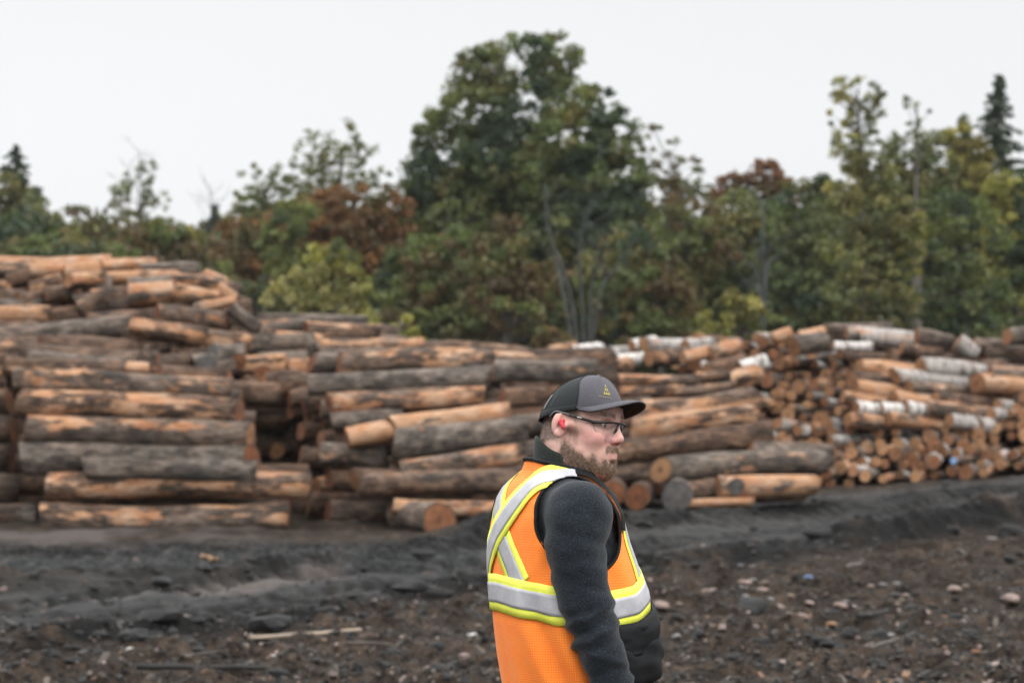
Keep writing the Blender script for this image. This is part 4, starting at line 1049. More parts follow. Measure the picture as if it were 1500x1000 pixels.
bare_tree("single dead grey trunk with side branches in front of green trees", 64, 1117, 490, [[(1117, 430), (1117, 360), (1118, 292)], [(1113, 420), (1092, 385), (1080, 350)], [(1120, 410), (1140, 375), (1150, 345)], [(1114, 440), (1098, 420), (1084, 412)]], 3, 0.08, True, 3)
TT(B, "wide green tree left of the tall half bare poplar", "tree", 72, 1175, [(1165, 300, 40, 34), (1190, 290, 36, 34), (1185, 340, 50, 50), (1150, 380, 50, 60), (1200, 400, 60, 60), (1170, 450, 70, 50)], ['gg', 'gr', 'dk', 'ol'], 1.0, 0.15)
TT("poplar_tree", "tall half bare poplar with pale yellow green lower leaves", "tree", 64, 1268, [(1265, 235, 42, 34), (1290, 265, 40, 34), (1250, 275, 36, 38), (1280, 320, 56, 46), (1255, 370, 50, 50), (1310, 370, 46, 46), (1270, 430, 60, 46), (1325, 330, 26, 34), (1300, 455, 46, 40)], ['yg', 'gg', 'lime', 'ol', 'gg'], 1.0, 0.115, clump=0.40)
TT("poplar_tree", "thin twiggy poplar top reaching above its neighbours on the right", "tree", 66, 1272, [(1240, 125, 28, 20), (1275, 135, 24, 24), (1230, 165, 22, 30), (1265, 175, 30, 26), (1285, 160, 14, 24), (1240, 210, 28, 30), (1275, 215, 34, 24)], ['gg', 'ol', 'yg'], 0.62, 0.085, gap=0.33, clump=0.28, twigs=150)
TT(B, "sparse twiggy crown beside the poplar top", "tree", 70, 1335, [(1340, 160, 26, 22), (1355, 185, 22, 26), (1325, 195, 22, 20), (1365, 205, 16, 18)], ['ol', 'gg'], 0.36, 0.07, gap=0.36, clump=0.24, twigs=110)
TT(B, "grey green tree right behind the poplar", "tree", 80, 1348, [(1335, 225, 38, 34), (1365, 240, 34, 36), (1345, 290, 50, 50), (1310, 270, 34, 40)], ['gg', 'ol', 'gg', 'gr'], 1.3, 0.15)
TT("maple_tree", "yellow topped tree left of the tall spruce", "tree", 82, 1415, [(1412, 205, 30, 24), (1425, 235, 36, 34), (1400, 245, 30, 30), (1420, 270, 46, 30)], ['gold', 'yg', 'gold'], 1.4, 0.15)
TT(B, "dark green dense tree below the yellow topped tree", "tree", 66, 1400, [(1400, 320, 50, 40), (1380, 370, 46, 54), (1430, 370, 50, 60), (1400, 430, 70, 50), (1370, 470, 50, 34), (1440, 460, 50, 40)], ['dk', 'gr', 'dk', 'gr'], 1.0, 0.14)
TT(B, "yellow olive tree under the tall spruce at the right frame edge", "tree", 72, 1480, [(1470, 285, 40, 32), (1500, 270, 40, 40), (1480, 330, 50, 46), (1510, 380, 60, 70), (1470, 400, 40, 60), (1500, 460, 60, 50)], ['gold', 'gr', 'dk', 'yg'], 1.3, 0.15)
TT("shrub", "brown leafless looking shrub behind the lowest dip of the logs", "shrub", 50, 806, [(800, 490, 26, 22), (820, 500, 24, 18), (785, 506, 22, 14)], ['br', 'ol'], 0.7, 0.09, clump=0.25)
TT("shrub", "yellowish shrub behind the white birch logs on the right", "shrub", 56, 1085, [(1080, 450, 40, 24), (1060, 475, 40, 22), (1115, 465, 34, 26)], ['yg', 'gold', 'gr'], 0.8, 0.11, clump=0.32)
spruce("small dark spruce tip at the left frame edge", 96, 20, 213, 310, 38, 1)
spruce("tall dark spruce at the right frame edge", 84, 1466, 112, 340, 56, 2)
spruce("small spruce tip peeking over the yellow topped tree", 90, 1412, 166, 260, 22, 3)
spruce("thin spruce top over the dip in the tree line", 104, 314, 300, 380, 16, 4)

# the deep wood behind: one mass nobody could count
def build_wood():
    rg = np.random.default_rng(77)
    cen = []; col = []
    pal = np.array(PAL['dk'] + PAL['ol'] + PAL['gr'] + PAL['br'])
    n = 9500
    px = rg.uniform(-650, 2150, n); D = rg.uniform(88, 112, n)
    top = np.interp(px, [-150, 0, 80, 200, 300, 360, 450, 600, 700, 900, 960, 1040, 1150, 1250, 1400, 1650], [320, 330, 345, 345, 365, 335, 310, 330, 220, 270, 335, 345, 330, 290, 290, 300]) + 14 * rg.normal(size=n)
    py = top + (560 - top) * rg.random(n) ** 1.1
    p = np.array([P(a, b, d) for a, b, d in zip(px, py, D)])
    c = pal[np.clip((vnoise3(p, 5, 3) * 1.5 - 0.25) * 12, 0, 11).astype(int)] * rg.uniform(.8, 1.2, (n, 1)) * 0.9
    V, C = leaf_cloud(p, c, np.full(n, 1.0), 30, 0.25, rg)
    o = crown_obj(V, C, None, "woodland"); tag(o, "deep wood behind the first trees", "woodland", kind="stuff")
build_wood()
# dark upright added where a shaded gap lies between the birch logs
V, F = tube(np.array([P(880, 560, 38.6), P(880, 530, 38.6), P(879, 508, 38.6)]), [0.07, 0.065, 0.055], 10)
o = obj("gap_upright", mesh_np("gap_upright", V, F, [plain("dark gap filler", (0.018, 0.019, 0.02), 0.9, 0.4, 14, 0.4)])); tag(o, "dark upright filling the shaded gap between the two groups of white birch logs", "gap_fill")
print("LEAVES", NLEAF)
# ================================================================== PERSON
PD = 4.86                                   # distance of the worker from the camera
PZ0 = float(ground_h(np.array([0.15]), np.array([PD]))[0])
def X_(px): return (px - 750.0) / 600.0
def Z_(py): return CAMZ - (py - HORIZON) / 600.0

# ---------- signed distance helpers, meshed with surface nets
class Field:
    def __init__(s, xs, ys, zs):
        s.ax = (np.asarray(xs), np.asarray(ys), np.asarray(zs))
        s.f = np.full([len(a) for a in s.ax], 1.0, np.float32)
    def _sl(s, lo, hi):
        r = []
        for a, l, h in zip(s.ax, lo, hi):
            i = max(0, np.searchsorted(a, l) - 1); j = min(len(a), np.searchsorted(a, h) + 1)
            if j - i < 1: return None
            r.append(slice(i, j))
        return tuple(r)
    def add(s, fn, lo, hi, k=0.01, sub=False, inter=False):
        m = 0.02 + k
        sl = s._sl(np.asarray(lo) - m, np.asarray(hi) + m)
        if sl is None: return
        X, Y, Z = np.meshgrid(*[a[q] for a, q in zip(s.ax, sl)], indexing='ij')
        d = fn(X, Y, Z).astype(np.float32); a = s.f[sl]
        if sub:
            d = -d; h = np.clip(0.5 - 0.5 * (d - a) / k * -1, 0, 1)
            h = np.clip(0.5 + 0.5 * (d - a) / k, 0, 1)
            s.f[sl] = a * (1 - h) + d * h + k * h * (1 - h)
        else:
            h = np.clip(0.5 + 0.5 * (a - d) / k, 0, 1)
            s.f[sl] = a * (1 - h) + d * h - k * h * (1 - h)
    def capsule(s, a, b, ra, rb=None, k=0.01, sub=False):
        a = np.asarray(a, float); b = np.asarray(b, float); rb = ra if rb is None else rb
        ab = b - a; L2 = max(ab @ ab, 1e-9); m = max(ra, rb)
        def fn(X, Y, Z):
            t = np.clip(((X - a[0]) * ab[0] + (Y - a[1]) * ab[1] + (Z - a[2]) * ab[2]) / L2, 0, 1)
            return np.sqrt((X - a[0] - t * ab[0]) ** 2 + (Y - a[1] - t * ab[1]) ** 2 + (Z - a[2] - t * ab[2]) ** 2) - (ra + (rb - ra) * t)
        s.add(fn, np.minimum(a, b) - m, np.maximum(a, b) + m, k, sub)
    def ellip(s, c, r, M=None, k=0.01, sub=False):
        c = np.asarray(c, float); r = np.asarray(r, float); M = np.eye(3) if M is None else np.asarray(M)   # columns = axes
        ext = np.abs(M) @ r
        def fn(X, Y, Z):
            d = [X - c[0], Y - c[1], Z - c[2]]
            q = [(M[0, i] * d[0] + M[1, i] * d[1] + M[2, i] * d[2]) / r[i] for i in range(3)]
            n = np.sqrt(q[0] ** 2 + q[1] ** 2 + q[2] ** 2)
            g = np.sqrt((q[0] / r[0]) ** 2 + (q[1] / r[1]) ** 2 + (q[2] / r[2]) ** 2)
            return np.where(n < 1e-6, -r.min(), n * (n - 1) / (g + 1e-9))
        s.add(fn, c - ext, c + ext, k, sub)
    def mesh(s):
        F = s.f; xs, ys, zs = s.ax; S = F < 0
        c = [S[i:F.shape[0] - 1 + i, j:F.shape[1] - 1 + j, k:F.shape[2] - 1 + k] for i in (0, 1) for j in (0, 1) for k in (0, 1)]
        anyv = c[0].copy(); allv = c[0].copy()
        for q in c[1:]: anyv |= q; allv &= q
        act = anyv & ~allv
        I, J, K = np.nonzero(act); n = len(I)
        acc = np.zeros((n, 3)); cnt = np.zeros(n)
        for (a, b) in [((0,0,0),(1,0,0)),((0,1,0),(1,1,0)),((0,0,1),(1,0,1)),((0,1,1),(1,1,1)),((0,0,0),(0,1,0)),((1,0,0),(1,1,0)),((0,0,1),(0,1,1)),((1,0,1),(1,1,1)),((0,0,0),(0,0,1)),((1,0,0),(1,0,1)),((0,1,0),(0,1,1)),((1,1,0),(1,1,1))]:
            fa = F[I + a[0], J + a[1], K + a[2]].astype(float); fb = F[I + b[0], J + b[1], K + b[2]].astype(float)
            m = (fa < 0) != (fb < 0); t = np.where(m, fa / np.where(m, fa - fb, 1), 0)
            pa = np.stack([xs[I + a[0]], ys[J + a[1]], zs[K + a[2]]], -1); pb = np.stack([xs[I + b[0]], ys[J + b[1]], zs[K + b[2]]], -1)
            acc += (pa + (pb - pa) * t[:, None]) * m[:, None]; cnt += m
        V = acc / cnt[:, None]
        idx = np.full(act.shape, -1, np.int32); idx[I, J, K] = np.arange(n)
        Q = []
        for axn in range(3):
            sh = [slice(None)] * 3; sh2 = [slice(None)] * 3
            sh[axn] = slice(0, -1); sh2[axn] = slice(1, None)
            a = S[tuple(sh)]; b = S[tuple(sh2)]
            o = [q for q in range(3) if q != axn]
            for flip in (0, 1):
                m = (a & ~b) if flip == 0 else (~a & b)
                P_ = np.array(np.nonzero(m))
                ok = np.all((P_[o] > 0) & (P_[o] < np.array([[F.shape[q] - 1] for q in o])), axis=0); P_ = P_[:, ok]
                def cell(d0, d1):
                    q = P_.copy(); q[o[0]] -= d0; q[o[1]] -= d1; return idx[q[0], q[1], q[2]]
                quad = np.stack([cell(1, 1), cell(0, 1), cell(0, 0), cell(1, 0)], -1)
                if (flip == 1) ^ (axn == 1): quad = quad[:, ::-1]
                Q.append(quad)
        Q = np.concatenate(Q); Q = Q[(Q >= 0).all(1)]
        return V, Q

def multi_axis(segs):
    """[(lo, hi, step), ...] contiguous"""
    out = []
    for lo, hi, st in segs: out += list(np.arange(lo, hi - st * 0.5, st))
    return np.array(out + [segs[-1][1]])

# ---------- torso: superellipse sections (z, centre x, half depth, half width)
BETA = R(20)
TORSO = np.array([
 (0.80, 0.158, 0.145, 0.180), (0.95, 0.154, 0.156, 0.187), (1.04, 0.152, 0.160, 0.190), (1.12, 0.147, 0.166, 0.195), (1.20, 0.143, 0.171, 0.198), (1.26, 0.138, 0.168, 0.200), (1.33, 0.123, 0.156, 0.203),
 (1.39, 0.110, 0.143, 0.205), (1.43, 0.106, 0.134, 0.205), (1.46, 0.106, 0.127, 0.202), (1.49, 0.102, 0.114, 0.190), (1.515, 0.102, 0.102, 0.166), (1.532, 0.104, 0.092, 0.137), (1.547, 0.108, 0.083, 0.108), (1.562, 0.113, 0.078, 0.088), (1.59, 0.118, 0.074, 0.078)])
NEXP = 2.25
CB, SB = math.cos(BETA), math.sin(BETA)
def tz(z):
    return np.interp(z, TORSO[:, 0], TORSO[:, 1]), np.interp(z, TORSO[:, 0], TORSO[:, 2]), np.interp(z, TORSO[:, 0], TORSO[:, 3])
def t2w(xl, yl, z):
    c = tz(z)[0]
    return np.stack([c + xl * CB - yl * SB, PD + xl * SB + yl * CB, z + 0 * xl], -1)
def torso_pt(th, z, off=0.0):
    """th = 0 front, pi/2 the worker's left, -pi/2 his right (towards the camera), pi back"""
    c, a, b = tz(z)
    ct, st = np.cos(th), np.sin(th)
    r = 1.0 / (np.abs(ct) ** NEXP + np.abs(st) ** NEXP) ** (1 / NEXP)
    return t2w((a + off) * r * ct, (b + off) * r * st, z)
def torso_sdf(off=0.0):
    def fn(X, Y, Z):
        c, a, b = tz(Z); a = a + off; b = b + off
        dx = X - c; dy = Y - PD
        xl = dx * CB + dy * SB; yl = -dx * SB + dy * CB
        n = (np.abs(xl / a) ** NEXP + np.abs(yl / b) ** NEXP) ** (1 / NEXP)
        d = (n - 1) * np.minimum(a, b) * 0.8
        return np.maximum(d, np.maximum(Z - 1.578, 0.80 - Z))
    return fn

# ---------- head frame
YAW, HPITCH, ROLL = R(-32), R(3.0), R(6)
def rotm(axis, a): return np.array(Matrix.Rotation(a, 3, axis))
HM = rotm('Z', YAW) @ rotm('Y', HPITCH) @ rotm('X', -ROLL)   # columns: forward, left, up
HO = np.array([X_(852), PD, Z_(621)])
def H(p): return np.asarray(p, float) @ HM.T + HO
def toH(v): return (np.asarray(v) - HO) @ HM

def arm_paths():
    near = [(849, 752, 0.195), (843, 795, 0.215), (850, 850, 0.225), (861, 890, 0.23), (880, 950, 0.235), (896, 1000, 0.23), (903, 1022, 0.228)]
    rad = [0.068, 0.0675, 0.059, 0.057, 0.051, 0.045, 0.043]
    # lateral offset gives the depth: the right side vector is (SB, -CB)
    pn = [np.array([(a - 750) / FPX * (PD - l * CB), PD - l * CB, CAMZ - (b - HORIZON) / FPX * (PD - l * CB)]) for a, b, l in near]
    pf = []
    for (a, b, l), p in zip(near, pn):
        c = tz(Z_(b))[0]
        dx = p[0] - c; dy = p[1] - PD
        xl = dx * CB + dy * SB; yl = -dx * SB + dy * CB
        pf.append(t2w(np.array(xl + 0.05), np.array(-yl + 0.02), np.array(Z_(b))))
    return pn, pf, rad
ARM_N, ARM_F, ARM_R = arm_paths()

def body_mesh():
    hx, hy, hz = HO
    f = Field(multi_axis([(-0.12, 0.02, 0.007), (0.02, 0.32, 0.0026), (0.32, 0.50, 0.007)]),
              multi_axis([(PD - 0.36, PD - 0.13, 0.006), (PD - 0.13, PD + 0.115, 0.0026), (PD + 0.115, PD + 0.36, 0.006)]),
              multi_axis([(0.02 + PZ0, 0.70, 0.012), (0.70, 1.03, 0.005), (1.03, 1.50, 0.012), (1.50, 1.83, 0.0026)]))
    E = lambda c, r, k=0.01, sub=False: f.ellip(H(c), r, HM, k, sub)
    Cc = lambda a, b, ra, rb=None, k=0.01, sub=False: f.capsule(H(a), H(b), ra, rb, k, sub)
    # skull, face and jaw
    E((-0.012, 0, 0.045), (0.098, 0.079, 0.078), 0.02)
    E((0.030, 0, -0.020), (0.064, 0.066, 0.085), 0.03)
    E((0.052, 0, 0.045), (0.042, 0.060, 0.045), 0.03)                       # forehead
    E((0.028, 0, -0.078), (0.064, 0.061, 0.048), 0.03)                      # jaw
    for s in (-1, 1):
        E((0.002, s * 0.046, -0.070), (0.045, 0.026, 0.042), 0.02)           # jowls
        E((0.055, s * 0.042, -0.030), (0.034, 0.024, 0.024), 0.02)           # cheeks
        Cc((0.050, s * 0.052, -0.010), (0.015, s * 0.070, -0.006), 0.013, 0.010, 0.02)
    E((0.072, 0, -0.099), (0.024, 0.028, 0.021), 0.02)                      # chin
    E((0.038, 0, -0.111), (0.045, 0.045, 0.022), 0.025)                     # double chin
    Cc((0.082, -0.034, 0.020), (0.082, 0.034, 0.020), 0.012, k=0.012)        # brow
    for s in (-1, 1): E((0.094, s * 0.033, 0.001), (0.014, 0.017, 0.011), 0.012, True)      # eye sockets
    for s in (-1, 1):
        Cc((0.077, s * 0.020, 0.008), (0.073, s * 0.046, 0.005), 0.0065, 0.006, 0.006)      # upper lids
        Cc((0.077, s * 0.020, -0.009), (0.072, s * 0.046, -0.008), 0.006, 0.005, 0.008)     # lower lids
    # nose
    Cc((0.088, 0, 0.012), (0.105, 0, -0.026), 0.0090, 0.0105, 0.014)
    E((0.105, 0, -0.031), (0.0120, 0.0130, 0.0105), 0.010)
    for s in (-1, 1):
        E((0.096, s * 0.0130, -0.0355), (0.0120, 0.0080, 0.0085), 0.007)
        E((0.101, s * 0.0075, -0.0425), (0.0065, 0.0042, 0.005), 0.003, True)
    # mouth
    E((0.078, 0, -0.064), (0.0168, 0.029, 0.021), 0.016)
    for s in (-1, 1): Cc((0.0950, 0, -0.0662), (0.082, s * 0.025, -0.0705), 0.0046, 0.0035, 0.009)
    for s in (-1, 1): Cc((0.0935, 0, -0.0768), (0.081, s * 0.022, -0.0735), 0.0050, 0.0035, 0.009)
    Cc((0.098, -0.010, -0.089), (0.098, 0.010, -0.089), 0.005, k=0.008, sub=True)
    # ears
    for s in (-1, 1):
        tilt = rotm('Z', s * R(-24)) @ rotm('Y', R(10))
        M = HM @ tilt
        f.ellip(H((-0.012, s * 0.083, -0.006)), (0.0205, 0.0075, 0.0315), M, 0.008)
        f.ellip(H((-0.006, s * 0.091, 0.000)), (0.0105, 0.0075, 0.019), M, 0.004, True)
        f.ellip(H((-0.010, s * 0.089, -0.031)), (0.0095, 0.0058, 0.0095), M, 0.006)
        f.ellip(H((0.004, s * 0.084, -0.011)), (0.005, 0.005, 0.008), M, 0.005)
        f.ellip(H((-0.013, s * 0.0905, 0.002)), (0.004, 0.004, 0.016), M, 0.004)
    # neck and trunk
    f.capsule(H((-0.030, 0, -0.060)), np.array([0.122, PD, 1.52]), 0.064, 0.064, 0.03)
    f.capsule(H((-0.050, 0, -0.030)), np.array([0.100, PD, 1.50]), 0.048, 0.05, 0.03)
    f.add(torso_sdf(-0.022), (-0.10, PD - 0.25, 0.80), (0.40, PD + 0.25, 1.58), 0.03)
    for path in (ARM_N, ARM_F):
        for a, b, ra, rb in zip(path[:-1], path[1:], ARM_R[:-1], ARM_R[1:]):
            f.capsule(a, b, max(ra - 0.018, 0.03), max(rb - 0.018, 0.029), 0.02)
    # hands hang relaxed below the cuffs
    for path, s in ((ARM_N, -1), (ARM_F, 1)):
        wv = path[-1]; d = path[-1] - path[-3]; d = d / np.linalg.norm(d)
        side = np.array([CB, SB, 0.0]); side -= d * (side @ d); side /= np.linalg.norm(side)      # towards the front
        pal = np.cross(d, side) * (-s)                                                             # towards the body
        pal = pal if (pal @ np.array([-SB, CB, 0])) * (-s) > 0 else -pal
        k0 = wv + d * 0.03
        f.capsule(wv, k0 + d * 0.01, 0.028, 0.027, 0.015)
        for q, (o, ln) in enumerate(((0.030, 0.075), (0.010, 0.083), (-0.010, 0.078), (-0.029, 0.062))):
            kn = k0 + d * 0.070 + side * o
            f.capsule(k0 + side * o * 0.6, kn, 0.0155, 0.0125, 0.010)
            m1 = kn + (d * 0.9 + pal * 0.30) * ln * 0.5; m2 = m1 + (d * 0.55 + pal * 0.75) * ln * 0.33; m3 = m2 + (d * 0.25 + pal * 0.9) * ln * 0.25
            f.capsule(kn, m1, 0.0105, 0.0095, 0.005); f.capsule(m1, m2, 0.0095, 0.0088, 0.004); f.capsule(m2, m3, 0.0088, 0.0078, 0.004)
        t0 = k0 + side * 0.022 + d * 0.012; t1 = t0 + side * 0.026 + d * 0.030 + pal * 0.012; t2 = t1 + side * 0.008 + d * 0.034 + pal * 0.010
        f.capsule(t0, t1, 0.015, 0.012, 0.010); f.capsule(t1, t2, 0.011, 0.009, 0.005)
    # legs
    for s in (-1, 1):
        hip = t2w(np.array(0.0), np.array(s * 0.095), np.array(0.86)); kn = t2w(np.array(0.015), np.array(s * 0.105), np.array(0.82)); kn[2] = 0.50
        an = kn.copy(); an += np.array([-0.03, 0, 0]); an[2] = 0.10 + PZ0
        f.capsule(hip, kn, 0.090, 0.060, 0.03); f.capsule(kn, an, 0.058, 0.040, 0.03)
        f.capsule(an + [0, 0, -0.03], an + np.array([CB, SB, 0]) * 0.15 + [0, 0, -0.045], 0.038, 0.030, 0.02)
    return f.mesh()

def smooth_color_attrs(V):
    h = toH(V)
    x, y, z = h[:, 0], h[:, 1], h[:, 2]
    n1 = vnoise3(h, 0.012, 3); n2 = vnoise3(h, 0.03, 6)
    # beard: from the sideburn down the jaw, round the mouth and the chin
    edge = -0.052 + 0.55 * np.clip(0.058 - x, -0.02, 0.08) * 0.55
    edge = np.where(x > 0.050, -0.064 - 0.12 * (x - 0.050), edge)
    side = sstep(0.006, -0.026, z - edge + 0.006 + (n1 - 0.5) * 0.026)
    burn = sstep(0.020, 0.008, np.abs(x - 0.022) + (n1 - 0.5) * 0.008) * sstep(0.032, 0.015, z) * sstep(-0.07, -0.04, z) * 0.30
    must = sstep(0.012, 0.006, np.abs(z + 0.060 - 0.15 * (0.1 - x)) + (n1 - 0.5) * 0.006) * sstep(0.072, 0.080, x) * sstep(0.034, 0.026, np.abs(y)) * 0.8
    lip = sstep(0.010, 0.006, np.abs(z + 0.0718)) * sstep(0.080, 0.086, x) * sstep(0.026, 0.020, np.abs(y))
    beard = np.clip(np.maximum(np.maximum(side, burn), must), 0, 1) * sstep(-0.018, 0.000, x) * (1 - lip)
    beard = beard * sstep(-0.165, -0.14, z)
    hair = sstep(-0.012, -0.030, x + (n1 - 0.5) * 0.012) * sstep(-0.062, -0.045, z + (n2 - 0.5) * 0.02 + 0.25 * np.clip(-0.06 - x, -1, 0)) * (np.abs(y) < 0.084)
    hair = np.maximum(hair, sstep(0.040, 0.020, x + (n1 - 0.5) * 0.01) * sstep(0.004, 0.016, z) * (x > -0.02) * (np.abs(y) < 0.081))
    ear = sstep(0.076, 0.082, np.abs(y))
    hair = hair * (1 - ear * (x > -0.045)); beard = beard * (1 - ear)
    cheek = np.exp(-(((x - 0.072) / 0.030) ** 2 + ((z + 0.030) / 0.024) ** 2)) * (np.abs(y) > 0.012)
    nose = np.exp(-(((x - 0.106) / 0.016) ** 2 + ((z + 0.036) / 0.018) ** 2))
    red = np.clip(0.75 * cheek + 0.85 * nose + 0.55 * ear + lip * 0.5 + 0.25 * (n2 - 0.5), 0, 1)
    brow = sstep(0.007, 0.003, np.abs(z - 0.024 - 0.03 * (np.abs(y) - 0.03)) + (n1 - 0.5) * 0.006) * sstep(0.062, 0.070, x) * sstep(0.010, 0.016, np.abs(y)) * sstep(0.056, 0.048, np.abs(y))
    return beard, np.maximum(hair, brow * 0.8), red, lip

def skin_mat():
    t = NT("skin"); k = t.n("SeparateColor", Color=t.attr("face").outputs[0]); g = t.n("TexCoord").outputs[3]
    n = t.noise(g, 190, 3); n2 = t.noise(g, 60, 3); nf = t.noise(g, 620, 2)
    c = t.mix(t.rng(n2, 0.3, 0.7), (0.51, 0.298, 0.242), (0.60, 0.375, 0.312))
    c = t.mix(k.outputs[2], c, t.mix(t.rng(n2, 0.3, 0.7), (0.51, 0.225, 0.195), (0.59, 0.29, 0.26)))
    c = t.mix(t.rng(n, 0.62, 0.75), c, t.mix(0.25, c, (0.35, 0.12, 0.09)))
    hairc = t.mix(t.rng(nf, 0.35, 0.65), (0.060, 0.039, 0.026), (0.185, 0.122, 0.082))
    c = t.mix(t.math('MULTIPLY', k.outputs[0], t.rng(n, 0.25, 0.6, 0.55, 0.95)), c, hairc)
    hc = t.mix(t.rng(nf, 0.35, 0.65), (0.060, 0.040, 0.028), (0.16, 0.115, 0.085))
    c = t.mix(t.math('MULTIPLY', k.outputs[1], 0.8), c, hc)
    return t.done(Base_Color=c, Roughness=t.rng(n2, 0.3, 0.7, 0.42, 0.58), Specular_IOR_Level=0.42, Subsurface_Weight=0.12, Subsurface_Scale=0.01, Subsurface_Radius=(1.0, 0.35, 0.2), Normal=t.bump(n, 0.12, 0.002))

def rim_pt(ph):
    c, s_ = np.cos(ph), np.sin(ph)
    x = np.where(c > 0, 0.101, 0.105) * np.sign(c) * np.abs(c) ** 0.93 - 0.004
    y = 0.0855 * np.sign(s_) * np.abs(s_) ** 0.93
    z = 0.022 + 0.026 * c
    return x, y, z
def capp(ph): return 2.2 - 0.95 * sstep(0.1, 1.0, np.cos(ph)) + 0.2 * sstep(0.1, 1.0, -np.cos(ph))
def cap_pt(ph, u, off=0.0):
    """u 0 rim .. 1 button"""
    x, y, z = rim_pt(ph)
    p = capp(ph)
    s = np.cos(u * np.pi / 2) ** (2 / p); h = np.sin(u * np.pi / 2) ** (2 / p)
    ztop = 0.119
    cx = 0.035 * h
    n = 1 + off / 0.09
    # the front panel stands up before it folds back
    X = cx + (x - 0.0) * s * n; Y = y * s * n; Zc = z + (ztop - z) * h + off * h
    return H(np.stack([X, Y, Zc], -1))

def under_cap(V):
    h = toH(V).copy(); ph = np.arctan2(h[:, 1], h[:, 0])
    x, y, z = rim_pt(ph); ztop = 0.119
    m = (h[:, 2] > z) & (np.hypot(h[:, 0], h[:, 1]) < 0.13) & (V[:, 2] > 1.6)
    hh = np.clip((h[:, 2] - z) / (ztop - z), 0, 0.93)
    p = capp(ph)
    s = (1 - hh ** p) ** (1 / p) * 0.955
    lim = np.hypot(x, y) * s
    r = np.hypot(h[:, 0] - 0.035 * hh, h[:, 1]) + 1e-9
    f = np.where(m, np.minimum(1, lim / r), 1)
    h[:, 0] = 0.035 * hh * m + (h[:, 0] - 0.035 * hh * m) * f; h[:, 1] *= f
    h[:, 2] = np.where(m, np.minimum(h[:, 2], ztop - 0.010), h[:, 2])
    return H(h)
V, Q = body_mesh()
V = under_cap(V)
beard, hair, redn, lipm = smooth_color_attrs(V)
person = obj("person", mesh_np("person", V, Q, [skin_mat()]))
attr(person.data, "face", 'FLOAT_COLOR', np.stack([beard, hair, redn, np.ones(len(V))], -1))
tag(person, "bearded worker in cap and orange safety vest looking away to the right", "person")
person.data.update()
BV = V; BQ = Q

# hairs: short strands standing on the skin
def strands(name, mask, n, lo, hi, wid, comb, cols, seed, out=0.75):
    rg = np.random.default_rng(seed)
    tri = np.concatenate([BQ[:, [0, 1, 2]], BQ[:, [0, 2, 3]]])
    a, b, c = BV[tri[:, 0]], BV[tri[:, 1]], BV[tri[:, 2]]
    nr = np.cross(b - a, c - a); ar = np.linalg.norm(nr, axis=1); nr = nr / (ar[:, None] + 1e-12)
    wgt = ar * mask[tri].mean(1); wgt = np.where(wgt > ar * 0.2, wgt, 0); wgt /= wgt.sum()
    i = rg.choice(len(tri), n, p=wgt)
    u = rg.random((n, 2)); fl = u.sum(1) > 1; u[fl] = 1 - u[fl]
    p = a[i] + (b[i] - a[i]) * u[:, :1] + (c[i] - a[i]) * u[:, 1:]
    nn = nr[i]
    cm = np.asarray(comb, float) @ HM.T
    d = nn * out + cm + rg.normal(0, 0.28, (n, 3)); d /= np.linalg.norm(d, axis=1)[:, None]
    L = rg.uniform(lo, hi, n)[:, None]
    sd_ = np.cross(d, rg.normal(size=(n, 3))); sd_ /= np.linalg.norm(sd_, axis=1)[:, None]
    wv = wid * rg.uniform(0.7, 1.3, (n, 1))
    mid = p + d * L * 0.55; tip = p + d * L + cm * L * 0.25 * 1.0
    VV = np.stack([p - sd_ * wv, p + sd_ * wv, mid + sd_ * wv * 0.8, mid - sd_ * wv * 0.8, tip], 1).reshape(-1, 3)
    o = np.arange(n) * 5
    F = [(int(k), int(k) + 1, int(k) + 2, int(k) + 3) for k in o] + [(int(k) + 3, int(k) + 2, int(k) + 4) for k in o]
    me = mesh_np(name, VV, F, [M_HAIR], smooth=False)
    pal = np.asarray(cols)[rg.integers(0, len(cols), n)] * rg.uniform(0.75, 1.25, (n, 1))
    attr(me, "tint", 'FLOAT_COLOR', np.concatenate([np.repeat(pal, 5, 0), np.ones((n * 5, 1))], 1))
    return obj(name, me, person)
_t = NT("hair strand"); M_HAIR = _t.done(Base_Color=_t.attr("tint").outputs[0], Roughness=0.6, Specular_IOR_Level=0.3)
strands("beard", beard, 12500, 0.002, 0.0072, 0.00024, (0.18, 0, -0.75), [(0.080, 0.050, 0.033), (0.165, 0.108, 0.071), (0.25, 0.17, 0.115), (0.045, 0.030, 0.021), (0.33, 0.25, 0.185)], 1)
strands("hair", hair, 9000, 0.002, 0.006, 0.00025, (-0.35, 0, -0.7), [(0.07, 0.048, 0.034), (0.13, 0.09, 0.065), (0.19, 0.14, 0.105)], 2, 0.6)

# eyes
M_EYE = NT("eye"); _g = M_EYE.attr("r").outputs[2]
_c = M_EYE.mix(M_EYE.rng(_g, 0.50, 0.47), (0.62, 0.55, 0.50), M_EYE.mix(M_EYE.rng(_g, 0.22, 0.19), (0.16, 0.19, 0.20), (0.01, 0.01, 0.012)))
M_EYE = M_EYE.done(Base_Color=_c, Roughness=0.12)
for s in (-1, 1):
    bm = bmesh.new(); bmesh.ops.create_uvsphere(bm, u_segments=28, v_segments=20, radius=0.0118)
    v = np.array([q.co for q in bm.verts]); fc = [[q.index for q in fa.verts] for fa in bm.faces]; bm.free()
    me = mesh_np("eye", H(v + np.array([0.0735, s * 0.033, -0.0005])), fc, [M_EYE])
    dirn = np.array([0.985, s * 0.02 + 0.02, -0.02]); dirn /= np.linalg.norm(dirn)
    attr(me, "r", 'FLOAT', np.arccos(np.clip((v / 0.0118) @ dirn, -1, 1)))
    obj("eye", me, person)

